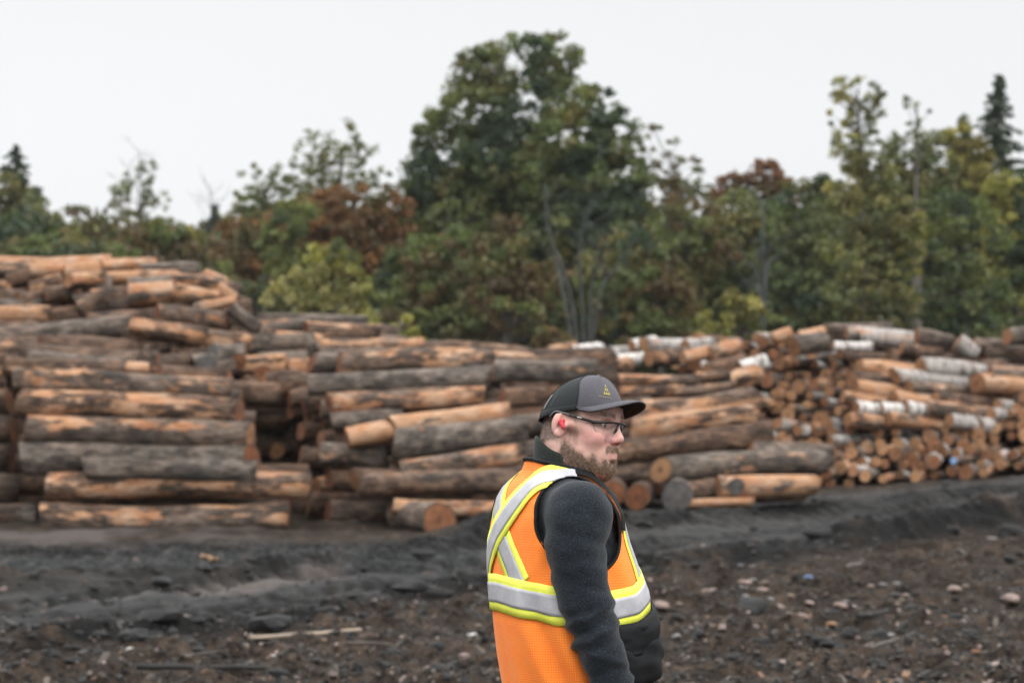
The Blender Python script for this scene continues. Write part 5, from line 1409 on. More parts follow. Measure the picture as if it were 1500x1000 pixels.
# ---------- fabrics
def fleece(name, a, b, sp):
    t = NT(name); g = t.n("TexCoord").outputs[3]
    n = t.noise(g, 270, 2, 0.7); n2 = t.noise(g, 30, 3); n3 = t.noise(g, 900, 1)
    c = t.mix(t.rng(n2, 0.3, 0.7), a, b)
    c = t.mix(t.rng(n, 0.52, 0.64), c, sp)
    c = t.mix(t.rng(n3, 0.3, 0.45), t.mix(0.6, c, (0.003, 0.003, 0.004)), c)
    return t.done(Base_Color=c, Roughness=0.95, Specular_IOR_Level=0.1, Sheen_Weight=0.15, Sheen_Roughness=0.5, Normal=t.bump(n, 0.7, 0.003))
M_FLEECE = fleece("charcoal fleece", (0.0085, 0.0115, 0.0155), (0.0135, 0.0172, 0.0220), (0.028, 0.0345, 0.0425))
M_COLLAR = fleece("dark green fleece", (0.010, 0.014, 0.012), (0.016, 0.021, 0.018), (0.03, 0.038, 0.033))
M_BLACK = plain("black nylon", (0.0032, 0.0038, 0.0046), 0.75, 0.3, 60, 0.15, Specular_IOR_Level=0.25)
M_TRS = plain("dark work trousers", (0.02, 0.021, 0.024), 0.9, 0.3, 50, 0.2)

# ---------- jacket: trunk and sleeves in one surface
def jacket():
    f = Field(np.arange(-0.10, 0.46, 0.0055), np.arange(PD - 0.36, PD + 0.36, 0.0055), np.arange(0.88, 1.61, 0.0055))
    f.add(torso_sdf(-0.012), (-0.10, PD - 0.25, 0.88), (0.40, PD + 0.25, 1.58), 0.02)
    for path in (ARM_N, ARM_F):
        pr = catmull(np.concatenate([np.array(path), np.array(ARM_R)[:, None]], 1), 19)
        for p, q in zip(pr[:-1], pr[1:]): f.capsule(p[:3], q[:3], p[3], q[3], 0.012)
        # shoulder cap blends the sleeve into the trunk
        f.capsule(path[0], path[0] + (np.array([tz(1.48)[0], PD, 1.475]) - path[0]) * 0.35, 0.073, 0.07, 0.03)
    V, Q = f.mesh()
    # folds of the sleeve
    me = mesh_np("jacket", V, Q, [M_FLEECE]); me.update()
    N = np.array([v.normal for v in me.vertices])
    dz = (vnoise3(V * [1, 1, 1.8], 0.05, 1) - 0.5) * 0.008
    side = np.sign(PD - V[:, 1])
    # bunching around the elbow and down the forearm
    for zc, amp, wd, slope in ((1.238, 0.0055, 0.009, 0.45), (1.215, -0.0055, 0.008, 0.5), (1.192, 0.006, 0.009, 0.40), (1.165, -0.004, 0.009, 0.3), (1.14, 0.005, 0.010, -0.35), (1.105, -0.004, 0.009, 0.25), (1.075, 0.005, 0.009, 0.3), (1.265, 0.003, 0.012, 0.3), (1.31, -0.003, 0.012, -0.4), (1.36, 0.003, 0.016, -0.5), (1.42, -0.003, 0.014, -0.3)):
        ax = np.interp(V[:, 2], [1.0, 1.12, 1.23, 1.3, 1.4], [0.245, 0.217, 0.185, 0.165, 0.155])
        t = V[:, 2] - zc - slope * (V[:, 0] - ax) + 0.012 * (vnoise3(V, 0.03, 4) - 0.5)
        dz = dz + amp * np.exp(-(t / wd) ** 2) * (np.abs(V[:, 1] - PD) > 0.14) * (0.5 + vnoise3(V, 0.06, 9))
    V2 = V + N * dz[:, None]
    me.vertices.foreach_set("co", V2.astype(np.float32).ravel()); me.update()
    return obj("jacket", me, person), V2, Q
jk, JV, JQ = jacket()
# cuffs
for path in (ARM_N, ARM_F):
    d = path[-1] - path[-2]; d /= np.linalg.norm(d)
    Vc, Fc = tube(np.array([path[-1] - d * 0.02, path[-1] + d * 0.02, path[-1] + d * 0.035]), [0.047, 0.043, 0.038], 20)
    obj("cuff", mesh_np("cuff", Vc, Fc, [M_FLEECE]), jk)

# ---------- stand collar of the jacket
def collar():
    n = 64; th = np.linspace(0, 2 * np.pi, n, endpoint=False)
    up = sstep(0.2, -0.9, np.cos(th))             # 1 at the nape
    rows = []
    for t, (k, ro) in enumerate(((0.0, 0.086), (0.25, 0.083), (0.55, 0.080), (0.85, 0.0785), (1.0, 0.0755), (1.0, 0.070), (0.8, 0.0675), (0.3, 0.068))):
        zt = 1.597 - 0.0445 * np.cos(th); zb = 1.556 - 0.026 * np.cos(th)
        z = zb + (zt - zb) * k + 0.004 * np.sin(3 * th + t) * (k > 0.2)
        cx = 0.124 + (z - 1.56) * 0.14 - 0.004 * up * k
        hd = 0.3 * YAW * k
        x = cx + ro * np.cos(th) * (1.0 + 0.10 * np.cos(th) * (1 - k)); y = PD + ro * 0.93 * np.sin(th)
        r = np.stack([x, y, z], -1)
        r += (vnoise3(r, 0.03, 5) - 0.5)[:, None] * np.array([0.006, 0.006, 0.004])
        rows.append(r)
    Vc = np.stack(rows, 1).reshape(-1, 3)
    o = obj("collar", mesh_np("collar", Vc, grid_faces(n, len(rows), True)[:, ::-1], [M_COLLAR]), jk)
    # the open end of the zip placket sticks out below the chin
    pts = np.array([(X_(853), PD - 0.070, Z_(692)), (X_(872), PD - 0.062, Z_(706)), (X_(888), PD - 0.048, Z_(720)), (X_(903), PD - 0.030, Z_(731))])
    q = catmull(pts, 14); m = 7; VV = []
    for i, p in enumerate(q):
        w_ = np.interp(i, [0, 9, 12, 13], [0.019, 0.013, 0.009, 0.004])
        for s_ in np.linspace(-1, 1, m):
            VV.append(p + np.array([0.25, 0.35, 0.9]) * w_ * s_ + np.array([0.3, -0.9, 0.2]) * 0.006 * (1 - s_ * s_))
    me = mesh_np("placket", np.array(VV), grid_faces(14, m), [M_COLLAR])
    p = obj("placket", me, jk)
    md = p.modifiers.new("thick", 'SOLIDIFY'); md.thickness = 0.007
collar()

# ---------- vest
def vest_mat():
    t = NT("orange mesh vest"); uv = t.n("UVMap").outputs[0]; g = t.n("TexCoord").outputs[3]
    s = t.n("SeparateXYZ", Vector=uv)
    u = t.math('MULTIPLY', s.outputs[0], 2 * math.pi / 0.0118); v = t.math('MULTIPLY', s.outputs[1], 2 * math.pi / 0.0118)
    hole = t.math('MULTIPLY', t.math('SINE', t.math('ADD', u, v)), t.math('SINE', t.math('SUBTRACT', u, v)))
    n2 = t.noise(g, 14, 3)
    k = t.math('MULTIPLY', t.rng(hole, 0.15, 0.75), t.rng(t.noise(g, 55, 3), 0.3, 0.65, 0.35, 1.0))
    c = t.mix(t.rng(n2, 0.3, 0.7), (1.0, 0.235, 0.030), (1.0, 0.275, 0.042))
    c = t.mix(t.math('MULTIPLY', k, 0.48), c, (0.42, 0.040, 0.008))
    return t.done(Base_Color=c, Roughness=0.75, Specular_IOR_Level=0.2, Sheen_Weight=0.1, Normal=t.bump(t.math('MULTIPLY', k, -1.0), 0.35, 0.002))
M_VEST = vest_mat()
M_LIME = plain("lime tape", (0.74, 0.78, 0.085), 0.65, 0.05, 80, 0.1)
def silver_mat():
    t = NT("silver tape"); g = t.n("TexCoord").outputs[3]; n = t.noise(g, 35, 3)
    return t.done(Base_Color=t.mix(t.rng(n, 0.3, 0.7), (0.33, 0.33, 0.355), (0.42, 0.42, 0.445)), Roughness=0.5, Metallic=0.0, Specular_IOR_Level=0.6, Normal=t.bump(n, 0.15, 0.004))
M_SILVER = silver_mat()

def vest_disp(th, z):
    x = np.cos(th) * 0.2; y = np.sin(th) * 0.2
    p = np.stack([x, y, z * 0.6], -1)
    d = (vnoise3(p, 0.11, 2) - 0.5) * 0.016 + (vnoise3(p * [1, 1, 0.45], 0.05, 12) - 0.5) * 0.010 * sstep(1.46, 1.38, z)
    # long soft drag folds under the arm and on the lower back
    d = d + 0.0085 * np.sin(26 * (z + 0.55 * (th + 2.2)) + 3 * vnoise3(p, 0.15, 7)) * np.exp(-((th + 2.0) / 0.55) ** 2) * sstep(1.40, 1.15, z)
    d = d + 0.005 * np.sin(40 * (z - 0.5 * (th + 1.9))) * np.exp(-((th + 1.9) / 0.4) ** 2) * np.exp(-((z - 1.33) / 0.05) ** 2)
    return d
ARMC = (-0.010, 1.441); ARMR = (0.100, 0.110)
def vest_pt(th, z, off=0.0):
    return torso_pt(th, z, 0.012 + off + vest_disp(th, z))
def neck_top(th): return 1.566 - 0.022 * np.cos(th)
def build_vest():
    nu, nv = 300, 190
    th = np.linspace(-np.pi, np.pi, nu, endpoint=False)
    zz = np.concatenate([np.linspace(0.86, 1.46, 130, endpoint=False), np.linspace(1.46, 1.574, 60)])
    T_, Z2 = np.meshgrid(th, zz, indexing='ij')
    Z2 = np.where(Z2 > 1.46, 1.46 + (Z2 - 1.46) / 0.114 * (neck_top(T_) - 1.46), Z2)
    Vv = vest_pt(T_, Z2)
    # hem drapes a little
    full = Vv.reshape(-1, 3)
    F = grid_faces(nu, nv, True)
    xl = (Vv[..., 0] - tz(Z2)[0]) * CB + (Vv[..., 1] - PD) * SB
    yl = -(Vv[..., 0] - tz(Z2)[0]) * SB + (Vv[..., 1] - PD) * CB
    e = np.sqrt(((xl - ARMC[0]) / ARMR[0]) ** 2 + ((Z2 - ARMC[1]) / ARMR[1]) ** 2).ravel()
    inside = (e < 1) & (np.abs(yl).ravel() > 0.09)
    keep = ~inside[F].all(1)
    Fk = F[keep]
    # slide the remaining rim vertices onto the armhole outline
    cnt_all = np.zeros(len(full)); cnt_k = np.zeros(len(full))
    rim = inside.copy(); used = np.zeros(len(full), bool); used[Fk.ravel()] = True
    rim &= used
    # move in (x local, z) only and re-project
    tl = np.arctan2(Z2.ravel() - ARMC[1], xl.ravel() - ARMC[0])
    cu = np.cos(tl); su = np.sin(tl); sc = 1 / np.sqrt((cu / ARMR[0]) ** 2 + (su / ARMR[1]) ** 2)
    xn = ARMC[0] + sc * cu; zn = ARMC[1] + sc * su
    side = np.sign(yl.ravel())
    pr = side_pt(xn, zn, side)
    full[rim] = pr[rim]
    remap = -np.ones(len(full), int); ids = np.unique(Fk); remap[ids] = np.arange(len(ids))
    me = mesh_np("vest", full[ids], remap[Fk], [M_VEST])
    uvl = me.uv_layers.new(name="UVMap")
    U = (T_ * 0.2).ravel()[ids]; W = Z2.ravel()[ids]
    li = np.zeros(len(me.loops), np.int32); me.loops.foreach_get("vertex_index", li)
    # unwrap seam in front
    uvv = np.stack([U[li], W[li]], -1).reshape(-1, 4, 2)
    bad = (uvv[:, :, 0].max(1) - uvv[:, :, 0].min(1)) > 0.5
    uvv[bad, :, 0] = np.where(uvv[bad, :, 0] < 0, uvv[bad, :, 0] + 0.2 * 2 * np.pi, uvv[bad, :, 0])
    uvl.data.foreach_set("uv", uvv.astype(np.float32).ravel())
    o = obj("vest", me, person)
    md = o.modifiers.new("cloth", 'SOLIDIFY'); md.thickness = 0.003; md.offset = -1
    bvh = BVHTree.FromPolygons(vest_pt(T_, Z2).reshape(-1, 3).tolist(), F.tolist())
    return o, bvh
def side_pt(xl, z, side, off=0.0):
    """point on the vest surface with given forward offset and height, on his right (-1) or left (+1)"""
    c, a, b = tz(z)
    def solve(o):
        u = np.clip(np.abs(xl) / (a + o), 0, 0.999)
        y = (b + o) * (1 - u ** NEXP) ** (1 / NEXP) * side
        return np.arctan2(y / 1.0, xl), y
    th, y = solve(0.012)
    r1 = np.arctan2(y, xl)
    d = vest_disp(r1, z)
    th, y = solve(0.012 + d + off)
    return t2w(xl, y, z)
vest, VBVH = build_vest()

# black binding round the armholes and the neck
for s in (-1, 1):
    t = np.linspace(0, 2 * np.pi, 90, endpoint=False)
    ring = side_pt(ARMC[0] + ARMR[0] * np.cos(t), ARMC[1] + ARMR[1] * np.sin(t), s, 0.001)
    Vt, Ft = tube(np.vstack([ring, ring[:1]]), 0.0042, 8, False)
    obj("armhole_binding", mesh_np("armhole_binding", Vt, Ft, [M_BLACK]), vest)
t = np.linspace(-np.pi, np.pi, 90)
ring = vest_pt(t, neck_top(t) + 0.002, 0.002)
Vt, Ft = tube(ring, 0.0055, 8, False); obj("neck_binding", mesh_np("neck_binding", Vt, Ft, [M_BLACK]), vest)

def ribbon(name, guide, width, off, mat, parent, n=70, m=7, ripple=0.0):
    q = catmull(np.asarray(guide), n)
    pr = []; nr = []
    for p in q:
        a, b, _, _ = VBVH.find_nearest(Vector(p)); pr.append(a); nr.append(b)
    pr = np.array(pr); nr = np.array(nr)
    for _ in range(3):
        nr[1:-1] = (nr[:-2] + nr[1:-1] * 2 + nr[2:]) / 4
    nr /= np.linalg.norm(nr, axis=1)[:, None]
    T_ = np.gradient(pr, axis=0); T_ /= np.linalg.norm(T_, axis=1)[:, None]
    ac = np.cross(nr, T_)
    VV = []
    lo, hi = width if isinstance(width, tuple) else (-width / 2, width / 2)
    for i in range(n):
        for j in range(m):
            p = pr[i] + ac[i] * (lo + (hi - lo) * j / (m - 1))
            a, b, _, _ = VBVH.find_nearest(Vector(p))
            VV.append(np.array(a) + np.array(b) * off)
    VV = np.array(VV); GF = grid_faces(n, m)
    cz = tz(VV[:, 2])[0]; xl = (VV[:, 0] - cz) * CB + (VV[:, 1] - PD) * SB
    e = ((xl - ARMC[0]) / ARMR[0]) ** 2 + ((VV[:, 2] - ARMC[1]) / ARMR[1]) ** 2
    ins = (e < 1.0) & (np.abs(VV[:, 1] - PD) > 0.05)      # the tape is cut along the armhole edge
    GF = GF[~ins[GF].all(1)]
    k_ = 1 / np.sqrt(np.maximum(e, 1e-6)); xn = ARMC[0] + (xl - ARMC[0]) * k_; zn = ARMC[1] + (VV[:, 2] - ARMC[1]) * k_
    yl = -(VV[:, 0] - cz) * SB + (VV[:, 1] - PD) * CB
    pj = side_pt(xn, zn, np.sign(yl), off)
    VV[ins] = pj[ins]
    ids = np.unique(GF); rm = -np.ones(len(VV), int); rm[ids] = np.arange(len(ids))
    me = mesh_np(name, VV[ids], rm[GF], [mat])
    o = obj(name, me, parent)
    md = o.modifiers.new("cloth", 'SOLIDIFY'); md.thickness = 0.0012; md.offset = 0
    return o
def wl(x, y, z): return t2w(np.array(float(x)), np.array(float(y)), np.array(float(z)))
def tape(guide, w_all, w_s, off, n=80):
    b = ribbon("reflective_band", guide, w_all, off, M_LIME, vest, n)
    ribbon("silver_strip", guide, w_s, off + 0.0016, M_SILVER, b, n)
# braces: over the shoulder, crossing on the back
for k, s in enumerate((-1, 1)):
    g_ = [wl(0.004, s * 0.116, 1.552), wl(-0.012, s * 0.115, 1.555), wl(-0.06, s * 0.10, 1.535), wl(-0.115, s * 0.066, 1.495), wl(-0.16, s * 0.018, 1.445), wl(-0.175, -s * 0.03, 1.395), wl(-0.175, -s * 0.078, 1.335), wl(-0.165, -s * 0.105, 1.295)]
    tape(g_, 0.082, 0.046, 0.0022 + 0.0032 * (1 - k), 110)
    tape([wl(0.15, s * 0.150, 1.30), wl(0.14, s * 0.148, 1.36), wl(0.12, s * 0.142, 1.41), wl(0.105, s * 0.132, 1.445)], 0.078, 0.046, 0.0024, 40)
# black facing along the front of the armhole
for s in (-1, 1):
    t = R(1) * np.linspace(84, -8, 18)
    ribbon('armhole_facing', side_pt(ARMC[0] + (ARMR[0] + 0.010) * np.cos(t), ARMC[1] + (ARMR[1] + 0.010) * np.sin(t), s, 0.004), 0.022, 0.0075, M_BLACK, vest, 50)
# waist band
th = np.linspace(0.03, 2 * np.pi - 0.03, 60); thw = (th + np.pi) % (2 * np.pi) - np.pi
zb = np.interp(thw, [-np.pi, -2.6, -1.9, -1.5, -1.1, -0.6, 0.0, 0.6, 1.3, 2.2, np.pi], [1.272, 1.266, 1.248, 1.243, 1.252, 1.284, 1.30, 1.285, 1.25, 1.255, 1.272])
tape(vest_pt(th, zb, 0.01), 0.088, 0.047, 0.0062, 200)

# front pockets: a bulging black pouch with a flap, one each side of the zip
def pouch(s):
    nu, nv = 34, 30
    t0, t1 = (-1.75, -0.06) if s < 0 else (0.06, 1.75)
    u = np.linspace(0, 1, nu); v = np.linspace(0, 1, nv)
    U, W = np.meshgrid(u, v, indexing='ij')
    th = t0 + (t1 - t0) * U
    ztop = np.interp(-np.abs(th), [-1.75, -1.1, -0.6, 0], [1.200, 1.212, 1.238, 1.252])
    z = 1.055 + (ztop - 1.055) * W
    edge = np.minimum(np.minimum(U, 1 - U) / 0.10, np.minimum(W, 1 - W) / 0.08)
    bul = (0.004 + 0.020 * np.interp(W, [0, 0.12, 0.34, 0.75, 1], [0.3, 0.85, 1.0, 0.45, 0.2])) * sstep(0, 1, edge) + (np.abs(vnoise(U * 9 + W * 3, W * 7, 1.6, 3) - 0.5) * 0.030 - 0.006) * sstep(0, 1, edge)
    notch = np.exp(-((W - 0.74) / 0.035) ** 2) * 0.012
    Vp = vest_pt(th, z, 0.006 + bul - notch * sstep(0, 1, edge)).reshape(-1, 3)
    th3, z3 = np.meshgrid(np.linspace(t0, t1, 40), np.linspace(0.862, 1.235, 24), indexing='ij')
    obj("front_panel", mesh_np("front_panel", vest_pt(th3, np.minimum(z3, np.interp(-np.abs(th3), [-1.75, -1.1, -0.6, 0], [1.20, 1.212, 1.236, 1.25])), 0.0035).reshape(-1, 3), grid_faces(40, 24), [M_BLACK]), vest)
    o = obj("pocket", mesh_np("pocket", Vp, grid_faces(nu, nv), [M_BLACK]), vest)
    U2, W2 = np.meshgrid(u, np.linspace(0, 1, 12), indexing='ij')
    th = t0 - 0.02 + (t1 - t0 + 0.04) * U2
    ztop = np.interp(-np.abs(th), [-1.77, -1.1, -0.6, 0], [1.203, 1.215, 1.241, 1.254])
    z = ztop - 0.075 * W2 - 0.006 * np.sin(U2 * 3.1)
    off = 0.007 + 0.013 * np.interp(W2, [0, 0.22, 0.7, 1], [0, 0.85, 1, 0.8]) + (np.abs(vnoise(U2 * 7, W2 * 3, 1.0, 5) - 0.5) * 0.018 - 0.004) * sstep(0, 0.3, W2)
    Vf = vest_pt(th, z, off).reshape(-1, 3)
    f_ = obj("flap", mesh_np("flap", Vf, grid_faces(nu, 12), [M_BLACK]), o)
    md = f_.modifiers.new("cloth", 'SOLIDIFY'); md.thickness = 0.004
for s in (-1, 1): pouch(s)
# chest radio loop: small lime tab on the front edge
V_, F_ = [], []

# ---------- trousers and boots (below the picture)
def trousers():
    f = Field(np.arange(-0.12, 0.46, 0.011), np.arange(PD - 0.34, PD + 0.34, 0.011), np.arange(0.06 + PZ0, 1.0, 0.011))
    f.add(torso_sdf(-0.008), (-0.1, PD - 0.25, 0.80), (0.4, PD + 0.25, 1.0), 0.03)
    for s in (-1, 1):
        hip = wl(0, s * 0.098, 0.86); kn = wl(0.015, s * 0.105, 0.82); kn[2] = 0.50
        an = kn + np.array([-0.03, 0, 0]); an[2] = 0.10 + PZ0
        f.capsule(hip, kn, 0.112, 0.086, 0.03); f.capsule(kn, an, 0.084, 0.072, 0.03)
    return f.mesh()
Vt, Qt = trousers(); obj("trousers", mesh_np("trousers", Vt, Qt, [M_TRS]), person)
M_BOOT = plain("brown work boot", (0.055, 0.035, 0.022), 0.7, 0.3, 40, 0.2)
for s in (-1, 1):
    an = wl(0.015, s * 0.105, 0.82) + np.array([-0.03, 0, 0]); an[2] = PZ0
    dv = np.array([CB, SB, 0])
    f = Field(np.arange(an[0] - 0.16, an[0] + 0.30, 0.008), np.arange(an[1] - 0.15, an[1] + 0.25, 0.008), np.arange(PZ0 - 0.02, PZ0 + 0.25, 0.008))
    f.capsule(an + [0, 0, 0.20], an + [0, 0, 0.07], 0.062, 0.055, 0.02)
    f.capsule(an - dv * 0.03 + [0, 0, 0.05], an + dv * 0.17 + [0, 0, 0.047], 0.05, 0.047, 0.03)
    v_, q_ = f.mesh(); v_[:, 2] = np.maximum(v_[:, 2], PZ0 + 0.002)
    bo = obj("boot", mesh_np("boot", v_, q_, [M_BOOT]), person)

# ---------- cap
M_CAPG = plain("grey twill", (0.062, 0.060, 0.070), 0.9, 0.16, 300, 0.25)
M_CAPB = plain("black mesh cap back", (0.006, 0.009, 0.010), 0.85, 0.4, 420, 0.4)
M_UNDER = plain("black brim lining", (0.008, 0.008, 0.009), 0.9, 0.2, 200)
def cap_patch(p0, p1, u0, u1, n, m, off, name, mat, parent, thick=0.0):
    ph, u = np.meshgrid(np.linspace(p0, p1, n), np.linspace(u0, u1, m), indexing='ij')
    o = obj(name, mesh_np(name, cap_pt(ph, u, off).reshape(-1, 3), grid_faces(n, m), [mat]), parent)
    if thick:
        md = o.modifiers.new("cloth", 'SOLIDIFY'); md.thickness = thick; md.offset = -1
    return o
cap = cap_patch(-np.pi, np.pi, 0.0, 0.995, 120, 40, 0.0, "cap", M_CAPB, person, 0.002)
PF = 1.30
def pf(u): return PF + 0.95 * u ** 1.6
_w, _u = np.meshgrid(np.linspace(-1, 1, 70), np.linspace(-0.002, 0.93, 40), indexing='ij')
fp = obj("front_panel", mesh_np("front_panel", cap_pt(_w * pf(_u), _u, 0.0016).reshape(-1, 3), grid_faces(70, 40), [M_CAPG]), cap)
_m = fp.modifiers.new("cloth", 'SOLIDIFY'); _m.thickness = 0.0015; _m.offset = -1
cap_patch(-np.pi + PF * 0 - 0.0, np.pi, 0.0, 0.075, 120, 4, 0.001, "sweatband", M_CAPB, cap, 0.001)
bm = bmesh.new(); bmesh.ops.create_uvsphere(bm, u_segments=14, v_segments=8, radius=0.007)
v = np.array([q.co for q in bm.verts]) * [1, 1, 0.5]; fc = [[q.index for q in fa.verts] for fa in bm.faces]; bm.free()
obj("button", mesh_np("button", H(v + np.array([0.035, 0, 0.1195])), fc, [M_CAPG]), cap)
# seams of the crown panels
for ph0 in (2.45, -2.45, PF, -PF):
    u = np.linspace(0.02, 0.97, 24)
    Vs, Fs = tube(cap_pt(np.sign(ph0) * pf(u * 0.96) if abs(ph0) == PF else np.full(24, ph0), u * 0.96, 0.0022), 0.0009, 5)
    obj("seam", mesh_np("seam", Vs, Fs, [M_CAPB if abs(ph0) >= PF else M_CAPG]), cap)
# small woven tag on the back of the cap, near the ear side
cap_patch(-2.44, -2.30, 0.10, 0.30, 6, 6, 0.002, "tag", plain("grey tag", (0.16, 0.16, 0.17), 0.8), cap)
cap_patch(-2.06, -2.03, 0.12, 0.30, 3, 6, 0.002, "tag", plain("dark tag", (0.04, 0.045, 0.05), 0.8), cap)
# emblem: an olive yellow pile of little triangles like a fir, a line of small letters under it
M_LOGO = plain("olive yellow print", (0.31, 0.27, 0.04), 0.8, 0.1, 300)
M_TEXT = plain("faded ochre print", (0.155, 0.115, 0.085), 0.8, 0.1, 300)
def logo():
    VV = []; FF = []; 
    def tri(cx, cy, s):
        for a, b in ((-0.5, 0), (0.5, 0), (0, 0.95)): VV.append((cx + a * s, cy + b * s))
        n = len(VV); FF.append((n - 3, n - 2, n - 1))
    rows = [(0.0, [0]), (-1, [-0.5, 0.5]), (-2, [-1, 0, 1])]
    S = 0.0092
    for r_, xs_ in rows:
        for xx in xs_: tri(xx * S, r_ * S * 0.98, S * 0.90)
    v = np.array(VV); ph0 = -0.50; u0 = 0.52
    P3 = cap_pt(ph0 + v[:, 0] / 0.090, u0 + v[:, 1] / 0.105, 0.0034)
    o = obj("emblem", mesh_np("emblem", P3, FF, [M_LOGO], smooth=False), fp)
    VV.clear(); FF.clear()
    rg = random.Random(2); x = -0.024
    while x < 0.024:
        wd = rg.uniform(0.0016, 0.0028); hh = 0.0034
        for a, b in ((x, 0), (x + wd, 0), (x + wd, hh), (x, hh)): VV.append((a, b))
        n = len(VV); FF.append((n - 4, n - 3, n - 2, n - 1)); x += wd + 0.0012
    v = np.array(VV)
    obj("lettering", mesh_np("lettering", cap_pt(ph0 - 0.06 + v[:, 0] / 0.095, 0.27 + v[:, 1] / 0.105, 0.0034), FF, [M_TEXT], smooth=False), fp)
logo()
# brim
def brim():
    n, m = 41, 15
    Vv = np.linspace(-1, 1, n); S_ = np.linspace(0, 1, m)
    VV, SS = np.meshgrid(Vv, S_, indexing='ij')
    ph = VV * 1.22
    x0, y0, z0 = rim_pt(ph)
    x1 = 0.156 - 0.085 * np.abs(VV) ** 3.0; y1 = 0.088 * VV; z1 = 0.063 - 0.036 * VV ** 2
    x = x0 + (x1 - x0) * SS; y = y0 + (y1 - y0) * SS; z = z0 + (z1 - z0) * SS + 0.006 * np.sin(SS * np.pi) * (1 - VV ** 2)
    tip = np.stack([x, y, z], -1).reshape(-1, 3)
    top = H(tip + [0, 0, 0.0016]); bot = H(tip - [0, 0, 0.0016])
    o = obj("brim", mesh_np("brim", top, grid_faces(n, m), [M_CAPG]), cap)
    md = o.modifiers.new("cloth", 'SOLIDIFY'); md.thickness = 0.0015; md.offset = 0
    u_ = obj("brim_lining", mesh_np("brim_lining", bot, grid_faces(n, m)[:, ::-1], [M_UNDER]), o)
    md = u_.modifiers.new("cloth", 'SOLIDIFY'); md.thickness = 0.0012; md.offset = 0
    edge = np.concatenate([tip.reshape(n, m, 3)[0], tip.reshape(n, m, 3)[1:, -1], tip.reshape(n, m, 3)[-1, ::-1][1:]])
    Vt, Ft = tube(H(edge), 0.0026, 7); obj("brim_edge", mesh_np("brim_edge", Vt, Ft, [M_CAPG]), o)
brim()

# ---------- safety glasses
M_FRAME = plain("black frame plastic", (0.008, 0.008, 0.009), 0.3, 0.1, 50)
def glass_mat():
    t = NT("clear lens")
    tr = t.n("BsdfTransparent", Color=(0.90, 0.93, 0.93)); gl = t.n("BsdfGlossy", Color=(0.9, 0.95, 1.0), Roughness=0.04)
    fr = t.n("LayerWeight", Blend=0.25)
    m = t.n("MixShader", _0=t.math('ADD', t.math('MULTIPLY', t.math('POWER', fr.outputs[1], 2.0), 0.35), 0.07), _1=tr.outputs[0], _2=gl.outputs[0])
    t.t.links.new(m.outputs[0], t.out.inputs[0]); return t.m
M_LENS = glass_mat()
M_GREYP = plain("grey translucent plastic", (0.07, 0.075, 0.078), 0.35, 0.1, 50)
M_EDGE = plain("polished lens edge", (0.22, 0.24, 0.24), 0.2, 0.1, 50)
M_WHITE = plain("white print", (0.6, 0.6, 0.6), 0.6, 0.05, 50)
def lens_x(y): return 0.1060 - 4.2 * y ** 2 - 700 * np.abs(y) ** 4
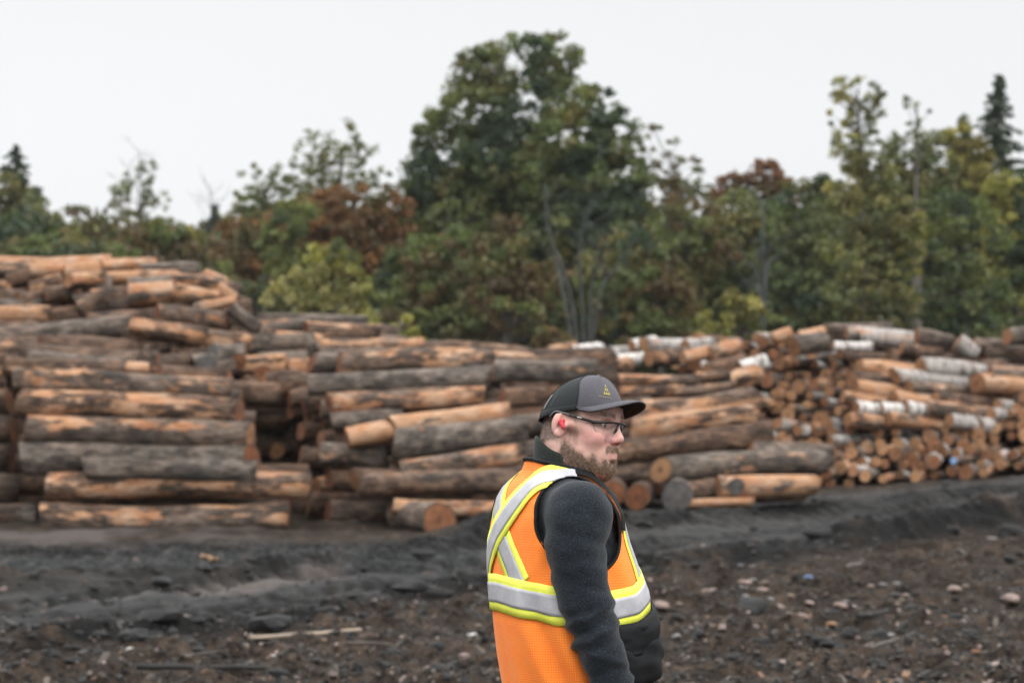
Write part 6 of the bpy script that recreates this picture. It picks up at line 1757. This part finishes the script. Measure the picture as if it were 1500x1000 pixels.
def glasses():
    yb = np.linspace(-0.0705, 0.0705, 45)
    topz = 0.0065 - 0.9 * yb ** 2 * 0 + 0.0045 * np.cos(yb / 0.066 * np.pi / 2) - 0.003
    pts = np.stack([lens_x(yb) + 0.001, yb, topz], -1)
    Vf, Ff = tube(H(pts), np.interp(np.abs(yb), [0, 0.03, 0.0705], [0.0022, 0.0024, 0.0038]), 8)
    root = obj("safety_glasses", mesh_np("safety_glasses", Vf, Ff, [M_FRAME]), person)
    for s in (-1, 1):
        y = np.linspace(0.0085, 0.069, 26); v = np.linspace(0, 1, 10)
        Y_, W = np.meshgrid(y, v, indexing='ij')
        tz_ = 0.0035 + 0.0045 * np.cos(Y_ / 0.066 * np.pi / 2)
        f = (Y_ - 0.0085) / 0.0605
        low = -0.0375 * np.sin(np.clip(0.18 + f * 0.86, 0, 1) * np.pi) ** 0.55 * (0.55 + 0.45 * sstep(0, 0.3, f))
        Zl = tz_ + (low - tz_) * W
        Xl = lens_x(Y_) - 0.006 * W ** 2
        vv = H(np.stack([Xl, s * Y_, Zl], -1).reshape(-1, 3))
        o = obj("lens", mesh_np("lens", vv, grid_faces(26, 10), [M_LENS]), root)
        e_ = np.stack([Xl[:, -1], s * Y_[:, -1], Zl[:, -1]], -1)
        Vt, Ft = tube(H(e_), 0.0007, 5); obj("lens_edge", mesh_np("lens_edge", Vt, Ft, [M_EDGE]), o)
        # nose pad and temple
        Vt, Ft = tube(H(np.array([(0.1065, s * 0.008, 0.004), (0.1045, s * 0.0115, -0.008), (0.100, s * 0.014, -0.017)])), [0.0026, 0.003, 0.0022], 8)
        obj("nose_pad", mesh_np("nose_pad", Vt, Ft, [M_FRAME]), root)
        tp = catmull([(lens_x(0.0705) + 0.001, s * 0.0705, 0.004), (0.054, s * 0.0775, 0.0075), (0.040, s * 0.0805, 0.0105), (0.010, s * 0.0835, 0.0155)], 20)
        Vt, Ft = tube(tp, np.linspace(0.0036, 0.0030, 20), 8)
        Vt = (Vt - np.repeat(tp, 8, 0)) * [1, 0.5, 1] + np.repeat(tp, 8, 0)
        a = obj("temple", mesh_np("temple", H(Vt), Ft, [M_FRAME]), root)
        tp = catmull([(0.012, s * 0.0835, 0.0155), (-0.010, s * 0.0855, 0.020), (-0.028, s * 0.0835, 0.021), (-0.045, s * 0.0795, 0.008)], 16)
        Vt, Ft = tube(H(tp), 0.0026, 8); obj("temple_tip", mesh_np("temple_tip", Vt, Ft, [M_GREYP]), a)
        tp = np.array([(0.046, s * 0.0824, 0.0100), (0.034, s * 0.0838, 0.0118)])
        Vt, Ft = tube(H(tp), 0.0012, 6); obj("print", mesh_np("print", Vt, Ft, [M_WHITE]), a)
glasses()
# red foam plug in the ear
M_PLUG = plain("red foam", (0.52, 0.034, 0.05), 0.7, 0.08, 200)
for s in (-1, 1):
    pl = catmull([(-0.004, s * 0.080, -0.001), (-0.0045, s * 0.090, -0.003), (-0.004, s * 0.098, -0.005)], 8)
    Vt, Ft = tube(H(pl), [0.0055, 0.0058, 0.006, 0.0064, 0.0068, 0.007, 0.0066, 0.004], 14)
    e_ = obj("earplug", mesh_np("earplug", Vt, Ft, [M_PLUG]), person)
    pl = catmull([(-0.002, s * 0.094, -0.006), (0.003, s * 0.0955, -0.013), (0.006, s * 0.094, -0.020)], 8)
    Vt, Ft = tube(H(pl), [0.0055, 0.0055, 0.005, 0.0048, 0.0046, 0.0045, 0.004, 0.0025], 12); obj("stem", mesh_np("stem", Vt, Ft, [M_PLUG]), e_)
# ================================================================== thin damp air
t = NT("damp air"); pv = t.n("VolumePrincipled")
pv.inputs["Color"].default_value = (0.86, 0.89, 0.92, 1); pv.inputs["Density"].default_value = 0.00016
t.t.links.new(pv.outputs[0], t.out.inputs[1])
bm = bmesh.new(); bmesh.ops.create_cube(bm, size=1.0)
me = bpy.data.meshes.new("haze"); bm.to_mesh(me); bm.free(); me.materials.append(t.m)
hz = obj("haze", me, loc=(0, 400, 13.0)); hz.scale = (2100, 1900, 32.0)
tag(hz, "thin damp haze over the yard", kind="stuff")
